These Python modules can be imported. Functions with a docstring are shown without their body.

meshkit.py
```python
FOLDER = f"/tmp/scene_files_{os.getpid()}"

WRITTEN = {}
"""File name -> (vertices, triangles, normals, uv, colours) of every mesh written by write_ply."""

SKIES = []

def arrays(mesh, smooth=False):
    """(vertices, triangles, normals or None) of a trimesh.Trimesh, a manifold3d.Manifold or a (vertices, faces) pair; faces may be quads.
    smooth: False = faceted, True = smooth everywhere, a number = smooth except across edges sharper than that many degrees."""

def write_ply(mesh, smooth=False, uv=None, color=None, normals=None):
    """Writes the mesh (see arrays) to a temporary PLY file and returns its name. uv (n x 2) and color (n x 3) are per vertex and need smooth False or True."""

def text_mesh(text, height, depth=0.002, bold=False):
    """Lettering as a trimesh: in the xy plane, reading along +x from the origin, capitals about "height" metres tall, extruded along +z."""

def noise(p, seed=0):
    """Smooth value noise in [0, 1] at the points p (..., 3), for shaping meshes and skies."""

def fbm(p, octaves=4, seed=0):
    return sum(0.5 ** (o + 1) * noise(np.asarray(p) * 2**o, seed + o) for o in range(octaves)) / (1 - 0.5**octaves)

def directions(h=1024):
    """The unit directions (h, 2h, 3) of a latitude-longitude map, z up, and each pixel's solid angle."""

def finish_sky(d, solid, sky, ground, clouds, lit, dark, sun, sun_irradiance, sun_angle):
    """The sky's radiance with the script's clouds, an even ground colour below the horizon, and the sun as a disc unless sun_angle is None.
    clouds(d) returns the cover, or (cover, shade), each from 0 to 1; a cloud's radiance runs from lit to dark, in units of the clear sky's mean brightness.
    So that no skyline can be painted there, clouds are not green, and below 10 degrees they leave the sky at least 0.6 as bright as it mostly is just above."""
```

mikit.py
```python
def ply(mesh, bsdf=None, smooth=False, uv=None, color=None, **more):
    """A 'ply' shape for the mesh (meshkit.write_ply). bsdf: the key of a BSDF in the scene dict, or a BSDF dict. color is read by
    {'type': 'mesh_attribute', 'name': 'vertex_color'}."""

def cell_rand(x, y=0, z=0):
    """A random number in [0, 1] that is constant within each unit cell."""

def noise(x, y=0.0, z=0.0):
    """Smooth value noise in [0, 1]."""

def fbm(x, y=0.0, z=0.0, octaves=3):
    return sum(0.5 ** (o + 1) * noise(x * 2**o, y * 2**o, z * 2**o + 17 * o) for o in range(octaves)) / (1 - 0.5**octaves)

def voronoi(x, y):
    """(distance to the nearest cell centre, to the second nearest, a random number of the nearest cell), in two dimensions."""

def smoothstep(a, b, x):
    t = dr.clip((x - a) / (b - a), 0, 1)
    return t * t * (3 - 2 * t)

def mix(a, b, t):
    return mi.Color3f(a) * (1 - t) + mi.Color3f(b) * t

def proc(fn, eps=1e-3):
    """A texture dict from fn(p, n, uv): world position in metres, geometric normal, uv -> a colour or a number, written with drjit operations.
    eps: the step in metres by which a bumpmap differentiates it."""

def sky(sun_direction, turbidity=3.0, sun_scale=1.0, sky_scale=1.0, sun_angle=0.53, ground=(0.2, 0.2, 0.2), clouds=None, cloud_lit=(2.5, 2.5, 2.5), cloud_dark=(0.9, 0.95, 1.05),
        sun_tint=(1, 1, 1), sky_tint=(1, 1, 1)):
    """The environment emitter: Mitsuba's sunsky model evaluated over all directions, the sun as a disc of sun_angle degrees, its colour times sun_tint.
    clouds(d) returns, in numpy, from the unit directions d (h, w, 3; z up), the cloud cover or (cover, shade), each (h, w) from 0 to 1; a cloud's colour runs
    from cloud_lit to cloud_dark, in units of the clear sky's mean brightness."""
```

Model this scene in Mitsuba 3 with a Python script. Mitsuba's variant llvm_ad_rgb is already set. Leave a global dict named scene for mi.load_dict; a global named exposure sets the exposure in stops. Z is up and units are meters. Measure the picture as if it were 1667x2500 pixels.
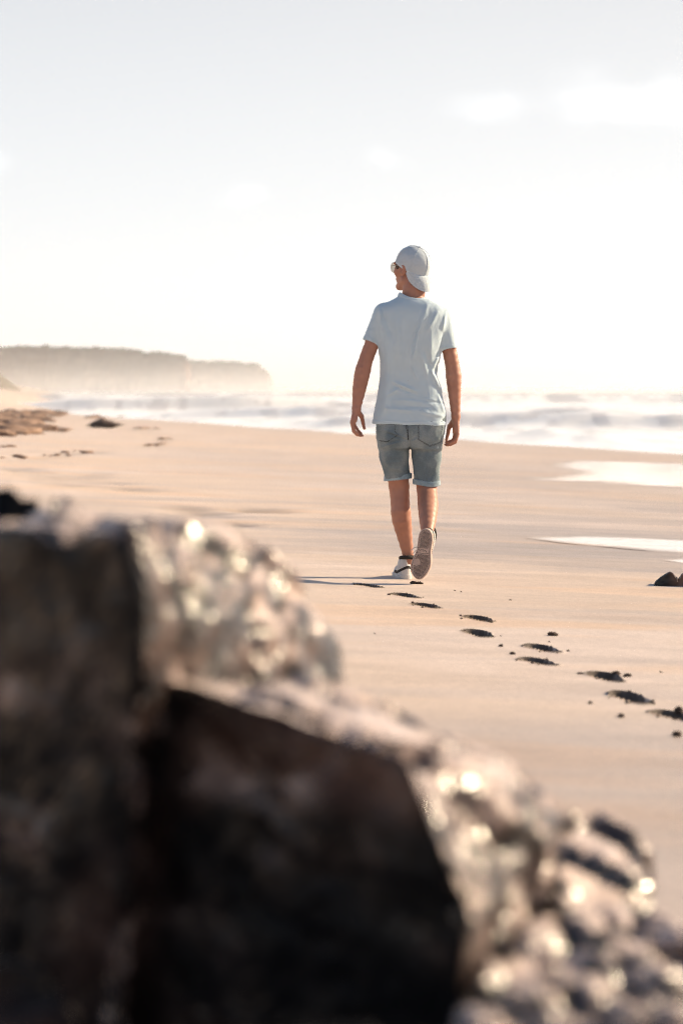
import math, random
import numpy as np, trimesh, mitsuba as mi, drjit as dr, mikit, meshkit
from manifold3d import Manifold
from scipy.spatial import cKDTree
from mikit import proc, noise, fbm, smoothstep, mix
T = mi.ScalarTransform4f
scene, labels = {}, {}

# ------------------------------------------------------------------ camera, sky, exposure
F, CX, CY, HOR = 5903.0, 833.5, 1250.0, 946.0        # 85 mm lens on a 24 x 36 frame, in photo pixels
CAM = np.array([0, 0, 1.05])
PITCH = math.atan((CY - HOR) / F)
scene['camera'] = {'type': 'thinlens', 'fov': math.degrees(2 * math.atan(1250 / F)), 'fov_axis': 'y',
                   'aperture_radius': 0.0132, 'focus_distance': 13.1, 'near_clip': 0.05, 'far_clip': 30000.0,
                   'to_world': T().look_at(origin=CAM.tolist(), target=[0, math.cos(PITCH), 1.05 - math.sin(PITCH)], up=[0, 0, 1]),
                   'medium': {'type': 'ref', 'id': 'sea_air'}}
SUN_AZ, SUN_EL = math.radians(68), math.radians(26)
SUN = [math.sin(SUN_AZ) * math.cos(SUN_EL), math.cos(SUN_AZ) * math.cos(SUN_EL), math.sin(SUN_EL)]


def clouds(d):
    az = np.arctan2(d[..., 0], d[..., 1])
    el = np.arcsin(np.clip(d[..., 2], -1, 1))
    p = np.stack([d[..., 0] * 9, d[..., 1] * 9, d[..., 2] * 34], -1)
    n = meshkit.fbm(p, 5, seed=4)
    lump = 0.5 * np.clip(meshkit.fbm(p * 0.5 + 7, 2, seed=8) - 0.55, 0, 1) * (el > 0.2)
    p2 = np.stack([d[..., 0] * 60, d[..., 1] * 60, d[..., 2] * 110], -1)
    for a0, e0, w0, h0, s0 in ((0.060, 0.111, 0.017, 0.009, 0.9), (0.116, 0.113, 0.026, 0.013, 1.0), (0.017, 0.093, 0.010, 0.005, 0.7), (-0.043, 0.078, 0.015, 0.005, 0.7), (-0.150, 0.090, 0.016, 0.008, 0.9), (0.30, 0.13, 0.05, 0.02, 1), (-0.45, 0.12, 0.06, 0.02, 1), (0.75, 0.16, 0.08, 0.03, 1)):
        wa, we = (meshkit.fbm(p2 * 0.7 + k_, 4, seed=9 + k_) - 0.5 for k_ in (0, 5))
        q = ((az + 1.6 * w0 * wa - a0) / w0) ** 2 + ((el + 1.6 * h0 * we - e0) / (h0 * np.where(el < e0, 0.6, 1.1))) ** 2
        lump = lump + s0 * np.exp(-q * 0.8)
    m = np.clip((lump * (0.1 + 1.8 * meshkit.fbm(p2, 5, seed=6)) - 0.22) / 0.75, 0, 1)
    m = m * m * (3 - 2 * m)
    sunward = 0.5 + 0.5 * np.cos(az - SUN_AZ)             # sea haze glows on the sun's side and thins out overhead
    cover = 0.04 + 0.94 * np.clip(1 - (el - 0.16) / 0.5, 0, 1) ** 1.5 * np.maximum(0.35 + 0.65 * sunward, (0.50 + 0.42 * sunward) * np.clip((0.30 - el) / 0.12, 0, 1))
    return np.clip(cover, 0, 1), np.clip(0.15 + 0.85 * np.clip(el / 0.17, 0, 1) - 0.38 * m, 0, 1)


scene['sky'] = mikit.sky(SUN, turbidity=3.0, clouds=clouds, sky_tint=(0.98, 1.0, 1.03), cloud_lit=(4.2, 4.15, 4.1), cloud_dark=(2.85, 2.8, 2.78),
                         ground=(0.30, 0.24, 0.20), sun_tint=(0.95, 0.98, 1.05), sun_scale=1.5, sky_scale=0.9)
exposure = 2.15

# ------------------------------------------------------------------ helpers


def ray(px, py):
    u, v = (px - CX) / F, (py - CY) / F
    c, s = math.cos(PITCH), math.sin(PITCH)
    return np.array([u, c - v * s, -s - v * c])


def P(px, py, Y):
    """The point at depth Y (metres from the lens plane) that lies in that direction."""
    r = ray(px, py)
    return CAM + r * (Y / r[1])


def ss(a, b, x):
    t = np.clip((x - a) / (b - a), 0, 1)
    return t * t * (3 - 2 * t)


def fn2(x, y, seed=0, octaves=4):
    return meshkit.fbm(np.stack([x, y, x * 0 + 0.37], -1), octaves, seed) - 0.5


def base_z(x, y):
    """The beach without its small relief: a tilted face that falls to the sea, and a bank far off on the left."""
    z = -0.0365 * (x - 0.37) - 0.0102 * (y - 13.1)
    bank = -1.0 + 0.20 * (-x - 0.118 * y - 1.5 * np.sin(y / 60.0))
    k = 0.5
    w = ss(120, 260, y) * 6.0
    h = np.clip(0.5 + 0.5 * (bank - z) / k, 0, 1)
    zb = z * (1 - h) + bank * h + k * h * (1 - h)
    z = z + (zb - z) * ss(110, 230, y)
    return np.minimum(z, 9.0)


def ground_at(px, py):
    r = ray(px, py)
    lo, hi = 2.0, 500.0
    for _ in range(60):
        m = 0.5 * (lo + hi)
        q = CAM + r * (m / r[1])
        if q[2] > base_z(q[0], q[1]):
            lo = m
        else:
            hi = m
    return CAM + r * (lo / r[1])


def obj(key, mesh, bsdf, label=None, category=None, group=None, kind=None, smooth=True, **kw):
    base, n = key, 0
    while key in scene:
        n += 1
        key = f'{base}_{n:03d}'
    scene[key] = mikit.ply(mesh, bsdf, smooth=smooth, **kw)
    d = {k: v for k, v in dict(label=label, category=category, group=group, kind=kind).items() if v}
    if d:
        labels[key] = d
    return key


def grid_mesh(xs, ys, zf):
    X, Y = np.meshgrid(xs, ys, indexing='xy')
    Z = zf(X, Y)
    v = np.stack([X, Y, Z], -1).reshape(-1, 3)
    nx, ny = len(xs), len(ys)
    i = (np.arange(ny - 1)[:, None] * nx + np.arange(nx - 1)[None]).ravel()
    f = np.vstack([np.stack([i, i + 1, i + nx + 1], 1), np.stack([i, i + nx + 1, i + nx], 1)])
    return v, f


def grow(a, b, d0, rate, dmax):
    """Stations from a to b whose spacing starts at d0 and grows."""
    out, d, s = [a], d0, 1 if b > a else -1
    while (b - out[-1]) * s > 0:
        out.append(out[-1] + s * d)
        d = min(d * rate, dmax)
    return out


def surface_nets(f, lo, hi, h, B=8, slack=1.7):
    """A mesh of f = 0 (negative inside); only blocks near the surface are sampled finely."""
    lo, hi = np.asarray(lo, float), np.asarray(hi, float)
    nb = np.ceil((hi - lo) / (h * B)).astype(int)
    n = nb * B
    c = np.stack(np.meshgrid(*[lo[k] + (np.arange(nb[k]) + 0.5) * B * h for k in range(3)], indexing='ij'), -1).reshape(-1, 3)
    fc = f(c).astype(np.float32)
    act = np.abs(fc) < slack * 0.87 * B * h
    vol = np.repeat(np.repeat(np.repeat(fc.reshape(nb), B, 0), B, 1), B, 2)
    o = np.stack(np.meshgrid(*[np.arange(B)] * 3, indexing='ij'), -1).reshape(-1, 3)
    ids = np.stack(np.unravel_index(np.nonzero(act)[0], nb), -1) * B
    for s in range(0, len(ids), 2000):
        g = (ids[s:s + 2000, None] + o[None]).reshape(-1, 3)
        vol[g[:, 0], g[:, 1], g[:, 2]] = f(lo + g * h)
    vol = np.pad(vol, 1, constant_values=1.0)
    sg = vol < 0
    n = np.array(vol.shape)
    corner = [(a, b, c_) for a in (0, 1) for b in (0, 1) for c_ in (0, 1)]
    cnt = sum(sg[a:n[0] - 1 + a, b:n[1] - 1 + b, c_:n[2] - 1 + c_].astype(np.int8) for a, b, c_ in corner)
    cells = np.stack(np.nonzero((cnt > 0) & (cnt < 8)), -1)
    vals = np.stack([vol[cells[:, 0] + a, cells[:, 1] + b, cells[:, 2] + c_] for a, b, c_ in corner], 1)
    acc, num = np.zeros((len(cells), 3)), np.zeros(len(cells))
    for i in range(8):
        for j in range(i + 1, 8):
            if bin(i ^ j).count('1') != 1:
                continue
            cross = (vals[:, i] < 0) != (vals[:, j] < 0)
            t = np.where(cross, vals[:, i] / np.where(cross, vals[:, i] - vals[:, j], 1), 0)[:, None]
            acc += np.where(cross[:, None], np.array(corner[i]) * (1 - t) + np.array(corner[j]) * t, 0)
            num += cross
    v = lo + (cells + acc / num[:, None] - 1) * h
    idx = -np.ones(n - 1, np.int32)
    idx[cells[:, 0], cells[:, 1], cells[:, 2]] = np.arange(len(cells))
    faces = []
    for ax in range(3):
        sl0, sl1 = [slice(None)] * 3, [slice(None)] * 3
        sl0[ax], sl1[ax] = slice(0, -1), slice(1, None)
        a, b = sg[tuple(sl0)], sg[tuple(sl1)]
        u, w = (ax + 1) % 3, (ax + 2) % 3
        for flip, m in ((False, a & ~b), (True, ~a & b)):
            e = np.stack(np.nonzero(m), -1)
            e = e[(e[:, u] > 0) & (e[:, w] > 0)]
            du, dw = np.eye(3, dtype=int)[u], np.eye(3, dtype=int)[w]
            q = [idx[tuple((e - du * i - dw * j).T)] for i, j in ((1, 1), (0, 1), (0, 0), (1, 0))]
            q = np.stack(q if not flip else q[::-1], 1)
            faces.append(q)
    q = np.vstack(faces)
    return v, np.vstack([q[:, [0, 1, 2]], q[:, [0, 2, 3]]])


def relax(mesh, n=4):
    from scipy.sparse import coo_matrix, diags
    v, f = np.array(mesh[0], float), np.asarray(mesh[1])
    i = np.concatenate([f[:, 0], f[:, 1], f[:, 2], f[:, 1], f[:, 2], f[:, 0]])
    j = np.concatenate([f[:, 1], f[:, 2], f[:, 0], f[:, 0], f[:, 1], f[:, 2]])
    L = coo_matrix((np.ones(len(i)), (i, j)), shape=(len(v), len(v))).tocsr()
    L = diags(1.0 / np.maximum(np.asarray(L.sum(1)).ravel(), 1)) @ L
    has = np.asarray(L.sum(1)).ravel() > 0.5
    for _ in range(n):
        for k in (0.5, -0.52):
            v[has] += k * ((L @ v) - v)[has]
    return v, f


def cone(p, a, b, ra, rb, flat=None, s=1.0):
    """Distance to a tapered limb; it is s times thinner along the direction flat."""
    a, b = np.asarray(a, float), np.asarray(b, float)
    ab = b - a
    t = np.clip(((p - a) @ ab) / max(ab @ ab, 1e-12), 0, 1)
    q = p - a - t[:, None] * ab
    r = ra + (rb - ra) * t
    if flat is None:
        return np.linalg.norm(q, axis=1) - r
    n = np.asarray(flat, float) / np.linalg.norm(flat)
    q2 = q + np.outer((q @ n) * (s - 1), n)
    return (np.linalg.norm(q2, axis=1) - r) / max(s, 1.0) ** 0.5


def ell(p, c, r):
    k = np.linalg.norm((p - c) / r, axis=1)
    k2 = np.linalg.norm((p - c) / np.square(r), axis=1)
    return k * (k - 1) / np.maximum(k2, 1e-9)


def smin(a, b, k):
    h = np.clip(0.5 + 0.5 * (b - a) / k, 0, 1)
    return b + (a - b) * h - k * h * (1 - h)


def chain(p, pts, rs, k=0.01, flat=None, s=1.0):
    d = None
    for i in range(len(pts) - 1):
        e = cone(p, pts[i], pts[i + 1], rs[i], rs[i + 1], flat, s)
        d = e if d is None else smin(d, e, k)
    return d


def limb(p, pts, rs, n=16):
    from scipy.interpolate import PchipInterpolator
    pts = np.array(pts)
    t = np.concatenate([[0], np.cumsum(np.linalg.norm(np.diff(pts, axis=0), axis=1))])
    tt_ = np.linspace(0, t[-1], n)
    q, r = PchipInterpolator(t, pts)(tt_), PchipInterpolator(t, rs)(tt_)
    return chain(p, list(q), list(r), 0.008)


def ridge(x, z, a, b, w, amp):
    """A soft fold along the segment a-b in the plane."""
    ax, az, bx, bz = a[0], a[1], b[0], b[1]
    L2 = (bx - ax) ** 2 + (bz - az) ** 2
    t = np.clip(((x - ax) * (bx - ax) + (z - az) * (bz - az)) / L2, 0, 1)
    dd = np.hypot(x - ax - t * (bx - ax), z - az - t * (bz - az))
    return amp * np.exp(-(dd / w) ** 2) * np.clip(4 * t * (1 - t) + 0.15, 0, 1)


def tube(pts, r, sides=6):
    pts = np.asarray(pts, float)
    m = []
    for a, b in zip(pts[:-1], pts[1:]):
        if np.linalg.norm(b - a) > 1e-6:
            m.append(trimesh.creation.cylinder(r, segment=(a, b), sections=sides))
    for a in pts:
        m.append(trimesh.creation.icosphere(1, r).apply_translation(a))
    return trimesh.util.concatenate(m)


# ------------------------------------------------------------------ materials


def principled(color, rough=0.8, spec=0.5, two=True, **kw):
    d = {'type': 'principled', 'base_color': color if isinstance(color, dict) else {'type': 'rgb', 'value': list(color)},
         'roughness': rough, 'specular': spec, **kw}
    return {'type': 'twosided', 'bsdf': d} if two else d


def bump(inner, tex, scale=1.0):
    return {'type': 'bumpmap', 'arbitrary': tex, 'scale': scale, 'bsdf': inner}


def sand_color(p, n, uv):
    a = fbm(p.x * 0.55, p.y * 0.5, 2.0, 4)
    b = fbm(p.x * 0.5 + 9, p.y * 1.7, 5.0, 4)
    c = fbm(p.x * 2.2, p.y * 5.5, 1.0, 3)
    col = mix((0.49, 0.396, 0.336), (0.51, 0.425, 0.380), smoothstep(0.35, 0.65, a))
    col = mix(col, (0.54, 0.400, 0.305), 0.7 * smoothstep(0.5, 0.7, b))
    col = mix(col, (0.40, 0.340, 0.315), 0.6 * smoothstep(0.52, 0.68, fbm(p.x * 0.42 + 31, p.y * 1.15, 8.0, 4)))
    col *= 0.87 + 0.25 * c
    col *= 0.93 + 0.14 * noise(p.x * 160, p.y * 160)
    col *= 0.95 + 0.10 * noise(p.x * 55, p.y * 55)
    col *= 1 - 0.25 * smoothstep(25, 60, -p.x)
    wet = dr.clip(uv.x, 0, 1)  # wet sand of the prints, with the shade on their walls painted in
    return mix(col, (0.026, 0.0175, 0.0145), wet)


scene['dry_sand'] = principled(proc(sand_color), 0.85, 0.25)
scene['damp_sand'] = principled(proc(lambda p, n, uv: sand_color(p, n, uv) * mi.Color3f(0.74, 0.70, 0.66)), 0.38, 0.4)


def damp(p, n, uv):
    w = dr.clip(uv.y, 0, 1)
    return 0.02 + 0.96 * w * (0.5 + 0.5 * fbm(p.x * 0.6, p.y * 0.5, 3.0, 3))


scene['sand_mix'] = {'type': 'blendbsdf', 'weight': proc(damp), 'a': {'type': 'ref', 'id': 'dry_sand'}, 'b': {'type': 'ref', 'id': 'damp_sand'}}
scene['clod'] = principled(proc(lambda p, n, uv: mix((0.03, 0.02, 0.017), (0.085, 0.055, 0.042), noise(p.x * 90, p.y * 90, p.z * 90))), 0.8, 0.3)


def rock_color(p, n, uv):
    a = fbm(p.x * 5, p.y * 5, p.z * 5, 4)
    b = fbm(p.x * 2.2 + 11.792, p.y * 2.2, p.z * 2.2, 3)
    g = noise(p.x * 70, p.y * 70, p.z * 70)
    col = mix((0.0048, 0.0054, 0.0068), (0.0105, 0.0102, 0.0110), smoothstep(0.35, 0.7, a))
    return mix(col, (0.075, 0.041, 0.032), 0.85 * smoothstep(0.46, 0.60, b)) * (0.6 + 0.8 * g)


def sunlit_color(p, n, uv):
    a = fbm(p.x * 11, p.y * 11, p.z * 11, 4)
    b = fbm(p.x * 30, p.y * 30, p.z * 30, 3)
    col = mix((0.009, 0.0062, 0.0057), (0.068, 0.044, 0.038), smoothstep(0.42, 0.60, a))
    col = mix(col, (0.32, 0.245, 0.222), 0.9 * smoothstep(0.55, 0.66, 0.6 * a + 0.4 * b))      # pale patches painted as sun glare on the rock
    top_light = smoothstep(0.54, 0.74, n.z + 0.6 * (fbm(p.x * 12, p.y * 12, p.z * 12, 3) - 0.5))
    return mix(col, (0.60, 0.48, 0.43), 0.85 * top_light)        # upward faces painted paler, as if bright with sun


def rock_bump(p, n, uv):
    return fbm(p.x * 26, p.y * 26, p.z * 26, 3) * 0.014 + noise(p.x * 120, p.y * 120, p.z * 120) * 0.003


scene['rock_shaded'] = principled(proc(lambda p, n, uv: rock_color(p, n, uv) * 0.9), proc(lambda p, n, uv: 0.25 + 0.20 * noise(p.x * 25, p.y * 25, p.z * 25)), 0.05)
scene['rock_sunlit'] = principled(proc(sunlit_color), proc(lambda p, n, uv: 0.12 + 0.20 * noise(p.x * 30, p.y * 30, p.z * 30)), 0.75)
# light and shade painted as a pale and a black rock colour; uv.x tells which part of a boulder is which
scene['basalt'] = bump({'type': 'blendbsdf', 'weight': proc(lambda p, n, uv: 0.01 + 0.98 * dr.clip(uv.x, 0, 1)), 'a': {'type': 'ref', 'id': 'rock_shaded'}, 'b': {'type': 'ref', 'id': 'rock_sunlit'}}, proc(rock_bump, 2e-3), 1.0)
scene['wet_basalt'] = bump(principled(proc(lambda p, n, uv: rock_color(p, n, uv) * 1.6), 0.35, 0.35), proc(rock_bump, 2e-3), 1.0)
scene['skin'] = principled(proc(lambda p, n, uv: mix((0.42, 0.200, 0.138), (0.33, 0.148, 0.100), fbm(p.x * 18, p.y * 18, p.z * 18, 3))), 0.5, 0.4)
scene['hair'] = principled((0.045, 0.022, 0.015), 0.5, 0.4)
scene['cotton'] = bump(principled(proc(lambda p, n, uv: mi.Color3f(0.455, 0.555, 0.625) * (0.97 + 0.05 * fbm(p.x * 30, p.y * 30, p.z * 30, 3))), 0.9, 0.2, sheen=0.3),
                       proc(lambda p, n, uv: fbm(p.x * 60, p.y * 60, p.z * 25, 3) * 0.0025, 1e-3), 1.0)
scene['cap_cloth'] = principled(proc(lambda p, n, uv: mi.Color3f(0.44, 0.50, 0.555) * (0.96 + 0.08 * noise(p.x * 120, p.y * 120, p.z * 120))), 0.9, 0.2, sheen=0.2)


def denim_color(p, n, uv):
    f = fbm(p.x * 14, p.y * 14, p.z * 9, 4)
    w = noise(p.x * 300 + p.z * 160, p.z * 300)
    col = mix((0.115, 0.155, 0.185), (0.215, 0.255, 0.275), smoothstep(0.3, 0.72, f))
    return col * (0.88 + 0.24 * w)


scene['denim'] = bump(principled(proc(denim_color), 0.9, 0.2), proc(lambda p, n, uv: fbm(p.x * 45, p.y * 45, p.z * 45, 3) * 0.003, 1e-3), 1.0)
scene['denim_cuff'] = principled(proc(lambda p, n, uv: denim_color(p, n, uv) * 1.75), 0.9, 0.2)
scene['stitch'] = principled((0.04, 0.05, 0.06), 0.9, 0.2)
scene['shoe_white'] = principled((0.50, 0.48, 0.465), 0.6, 0.4)
scene['shoe_black'] = principled((0.022, 0.018, 0.017), 0.7, 0.3)


def tread_color(p, n, uv):
    a = noise(p.x * 220, p.y * 220, p.z * 220)
    return mix((0.38, 0.285, 0.25), (0.48, 0.38, 0.34), a)


scene['tread'] = principled(proc(tread_color), 0.85, 0.3)
scene['tread_dark'] = principled((0.075, 0.05, 0.044), 0.85, 0.3)
scene['lens'] = {'type': 'thindielectric', 'specular_transmittance': {'type': 'rgb', 'value': [0.50, 0.45, 0.38]}}
scene['metal'] = {'type': 'roughconductor', 'alpha': 0.25, 'specular_reflectance': {'type': 'rgb', 'value': [0.4, 0.36, 0.3]}}

# ------------------------------------------------------------------ the beach
foot_px = [(902, 1429, 0.8), (992, 1454, 0.7), (1043, 1481, 1.0), (1172, 1512, 1.0), (1170, 1548, 1.0), (1326, 1587, 1.15), (1317, 1618, 0.9), (1481, 1658, 1.05), (1541, 1706, 1.15), (1662, 1752, 1.0)]
FOOT = []
rng = np.random.default_rng(5)
for k, (a, b, s) in enumerate(foot_px):
    g = ground_at(a, b)
    FOOT.append((g[0], g[1], math.radians(15 + rng.uniform(-6, 6)) + (0.10 if k % 2 else -0.10), s, 1 if k % 2 else -1))
# older, washed-out prints further off on the left
OLD = []
for a, b in [(120, 1168), (98, 1160), (75, 1152), (55, 1147), (30, 1143), (145, 1178), (190, 1158), (210, 1163), (225, 1155), (160, 1185), (178, 1165), (260, 1178), (300, 1190), (325, 1196),
             (455, 1238), (470, 1246), (490, 1250), (475, 1258), (530, 1275), (545, 1279), (110, 1116), (135, 1112), (152, 1109), (170, 1107), (190, 1104), (210, 1102), (235, 1103),
             (372, 1088), (382, 1082), (392, 1076), (398, 1070), (300, 1046), (320, 1049), (340, 1052), (365, 1056), (20, 1117), (45, 1118), (70, 1116), (640, 1246), (600, 1240)]:
    g = ground_at(a, b)
    OLD.append((g[0], g[1], rng.uniform(-0.5, 0.5), 1.0))
wet_px = [(1360, 1160, 7.0, 16, 0.35), (1560, 1160, 6, 14, 0.5), (1500, 1330, 2.6, 3.6, 1.0), (1300, 1310, 2.0, 3.0, 0.6), (1620, 1370, 1.2, 1.6, 1.0), (1150, 1170, 4, 7, 0.2), (1600, 1250, 4, 5, 0.4)]
wet_px.append((1600, 1960, 1.5, 1.7, 1.0))
WET = [(*ground_at(a, b)[:2], rx, ry, w) for a, b, rx, ry, w in wet_px]


def print_shape(u, v, s, side):
    """Signed measure of a shoe outline (negative inside): u along the foot, v across it."""
    w = 0.041 + 0.006 * np.sin((u / 0.30 + 0.12) * np.pi) + 0.007 * ss(0.0, 0.14, u)
    w = w * (1 - 0.16 * np.exp(-((u + 0.035) / 0.05) ** 2))
    vc = v - side * 0.012 * np.sin(u / 0.3 * np.pi)
    return ((np.abs(u) / (0.140)) ** 2.6 + (np.abs(vc) / w) ** 2.4) ** (1 / 2.5) - 1


def sand_relief(X, Y):
    z = base_z(X, Y)
    near = np.exp(-np.maximum(Y - 14, 0) / 30.0)
    z = z + near * (0.022 * fn2(X * 0.45, Y * 0.7, 11, 3) + 0.015 * fn2(X * 0.8 + Y * 0.25, Y * 3.2, 12, 3)) + 0.05 * (1 - near) * fn2(X * 0.12, Y * 0.1, 13, 3) * ss(20, 60, Y)
    z = z + 0.0016 * fn2(X * 14, Y * 26, 15, 3) * near
    z = z + 0.10 * ss(-14, -30, X) * ss(50, 90, Y) * fn2(X * 0.5, Y * 0.15, 14, 3)
    uvx, uvy = np.zeros_like(X), np.zeros_like(X)
    for cx, cy, ang, s, side in FOOT:
        m = (np.abs(X - cx) < 0.5) & (np.abs(Y - cy) < 0.5)
        dx, dy = X[m] - cx, Y[m] - cy
        c, sn = math.cos(ang), math.sin(ang)
        u, v = -sn * dx + c * dy, c * dx + sn * dy
        u, v = u + 0.010 * fn2(dx * 40, dy * 40, 21, 3), v + 0.016 * fn2(dx * 45, dy * 45, 22, 3)
        q = print_shape(u, v, s, side)
        deep = (0.025 + 0.008 * fn2(u * 30, v * 30, 23)) * s
        floor = 1 + 0.25 * np.sin(u * 150) * 0.3 - 0.5 * np.exp(-((u - 0.0) / 0.05) ** 2) * 0.4
        z[m] += -deep * floor * ss(0.03, -0.05, q) + 0.008 * s * np.exp(-((q - 0.10) / 0.09) ** 2) * (0.4 + 1.2 * np.maximum(fn2(dx * 18, dy * 18, 24, 3) + 0.3, 0))
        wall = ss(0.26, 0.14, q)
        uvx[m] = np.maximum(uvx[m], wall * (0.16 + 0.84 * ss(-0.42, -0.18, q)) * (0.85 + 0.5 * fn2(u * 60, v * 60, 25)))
    for cx, cy, ang, s in OLD:
        m = (np.abs(X - cx) < 0.9) & (np.abs(Y - cy) < 2.0)
        u, v = (X[m] - cx) / (0.26 * s), (Y[m] - cy) / (0.20 * s * (1 + cy / 40))
        q = u * u + v * v + 0.6 * fn2(X[m] * 6, Y[m] * 3, 31, 2)
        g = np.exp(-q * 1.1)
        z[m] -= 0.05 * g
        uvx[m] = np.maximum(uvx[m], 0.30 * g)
    for cx, cy, rx, ry, w in WET:
        q = ((X - cx) / rx) ** 2 + ((Y - cy) / ry) ** 2 + 0.9 * fn2(X * 0.35, Y * 0.25, 41, 3)
        uvy = np.maximum(uvy, w * ss(1.2, 0.25, q))
    shore = ss(-0.35, -0.95, z) * ss(40, 60, Y) * ss(-120, -60, X)     # damp where the swash runs up
    uvy = np.maximum(uvy, 0.35 * shore)
    return z, uvx, uvy


xs = sorted(set(np.round(grow(-0.6, -9, 0.014, 1.06, 0.16) + grow(-9, -160, 0.2, 1.06, 6)[1:] + list(np.arange(-0.6, 2.0, 0.0115)) + grow(2.0, 12, 0.014, 1.07, 0.25) + grow(12.2, 70, 0.3, 1.1, 8), 5)))
ys = sorted(set(np.round(grow(6.6, -40, 0.02, 1.10, 3) + list(np.arange(6.6, 13.6, 0.009)) + grow(13.6, 60, 0.014, 1.012, 0.35) + grow(60.4, 230, 0.4, 1.02, 2.5) + grow(232, 900, 3, 1.05, 30), 5)))
relief = {}


def sand_z(X, Y):
    relief['z'], relief['u'], relief['v'] = sand_relief(X, Y)
    return relief['z']


v, f = grid_mesh(np.array(xs), np.array(ys), sand_z)
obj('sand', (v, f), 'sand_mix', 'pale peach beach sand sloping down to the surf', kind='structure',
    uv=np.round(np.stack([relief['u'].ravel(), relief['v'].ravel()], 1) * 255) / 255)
sand_tree = cKDTree(v[(v[:, 1] > 2) & (v[:, 1] < 16) & (np.abs(v[:, 0]) < 4)][:, :2])
sand_near = v[(v[:, 1] > 2) & (v[:, 1] < 16) & (np.abs(v[:, 0]) < 4)]


def ground_z(x, y):
    return float(sand_near[sand_tree.query([x, y])[1], 2])


# thin sheets of water that the last wave left on the sand
scene['plain_sand'] = principled(proc(lambda p, n, uv: sand_color(p, n, mi.Point2f(0, 0)) * 0.86), 0.6, 0.4)
scene['water_film'] = {'type': 'blendbsdf', 'weight': proc(lambda p, n, uv: 0.01 + 0.98 * dr.clip(uv.x, 0, 1)), 'a': {'type': 'ref', 'id': 'plain_sand'}, 'b': {'type': 'ref', 'id': 'water_sheet'}}
scene['water_sheet'] = {'type': 'twosided', 'bsdf': {'type': 'principled', 'base_color': {'type': 'rgb', 'value': [0.30, 0.22, 0.17]}, 'roughness': 0.06, 'specular': 0.6}}


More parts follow.
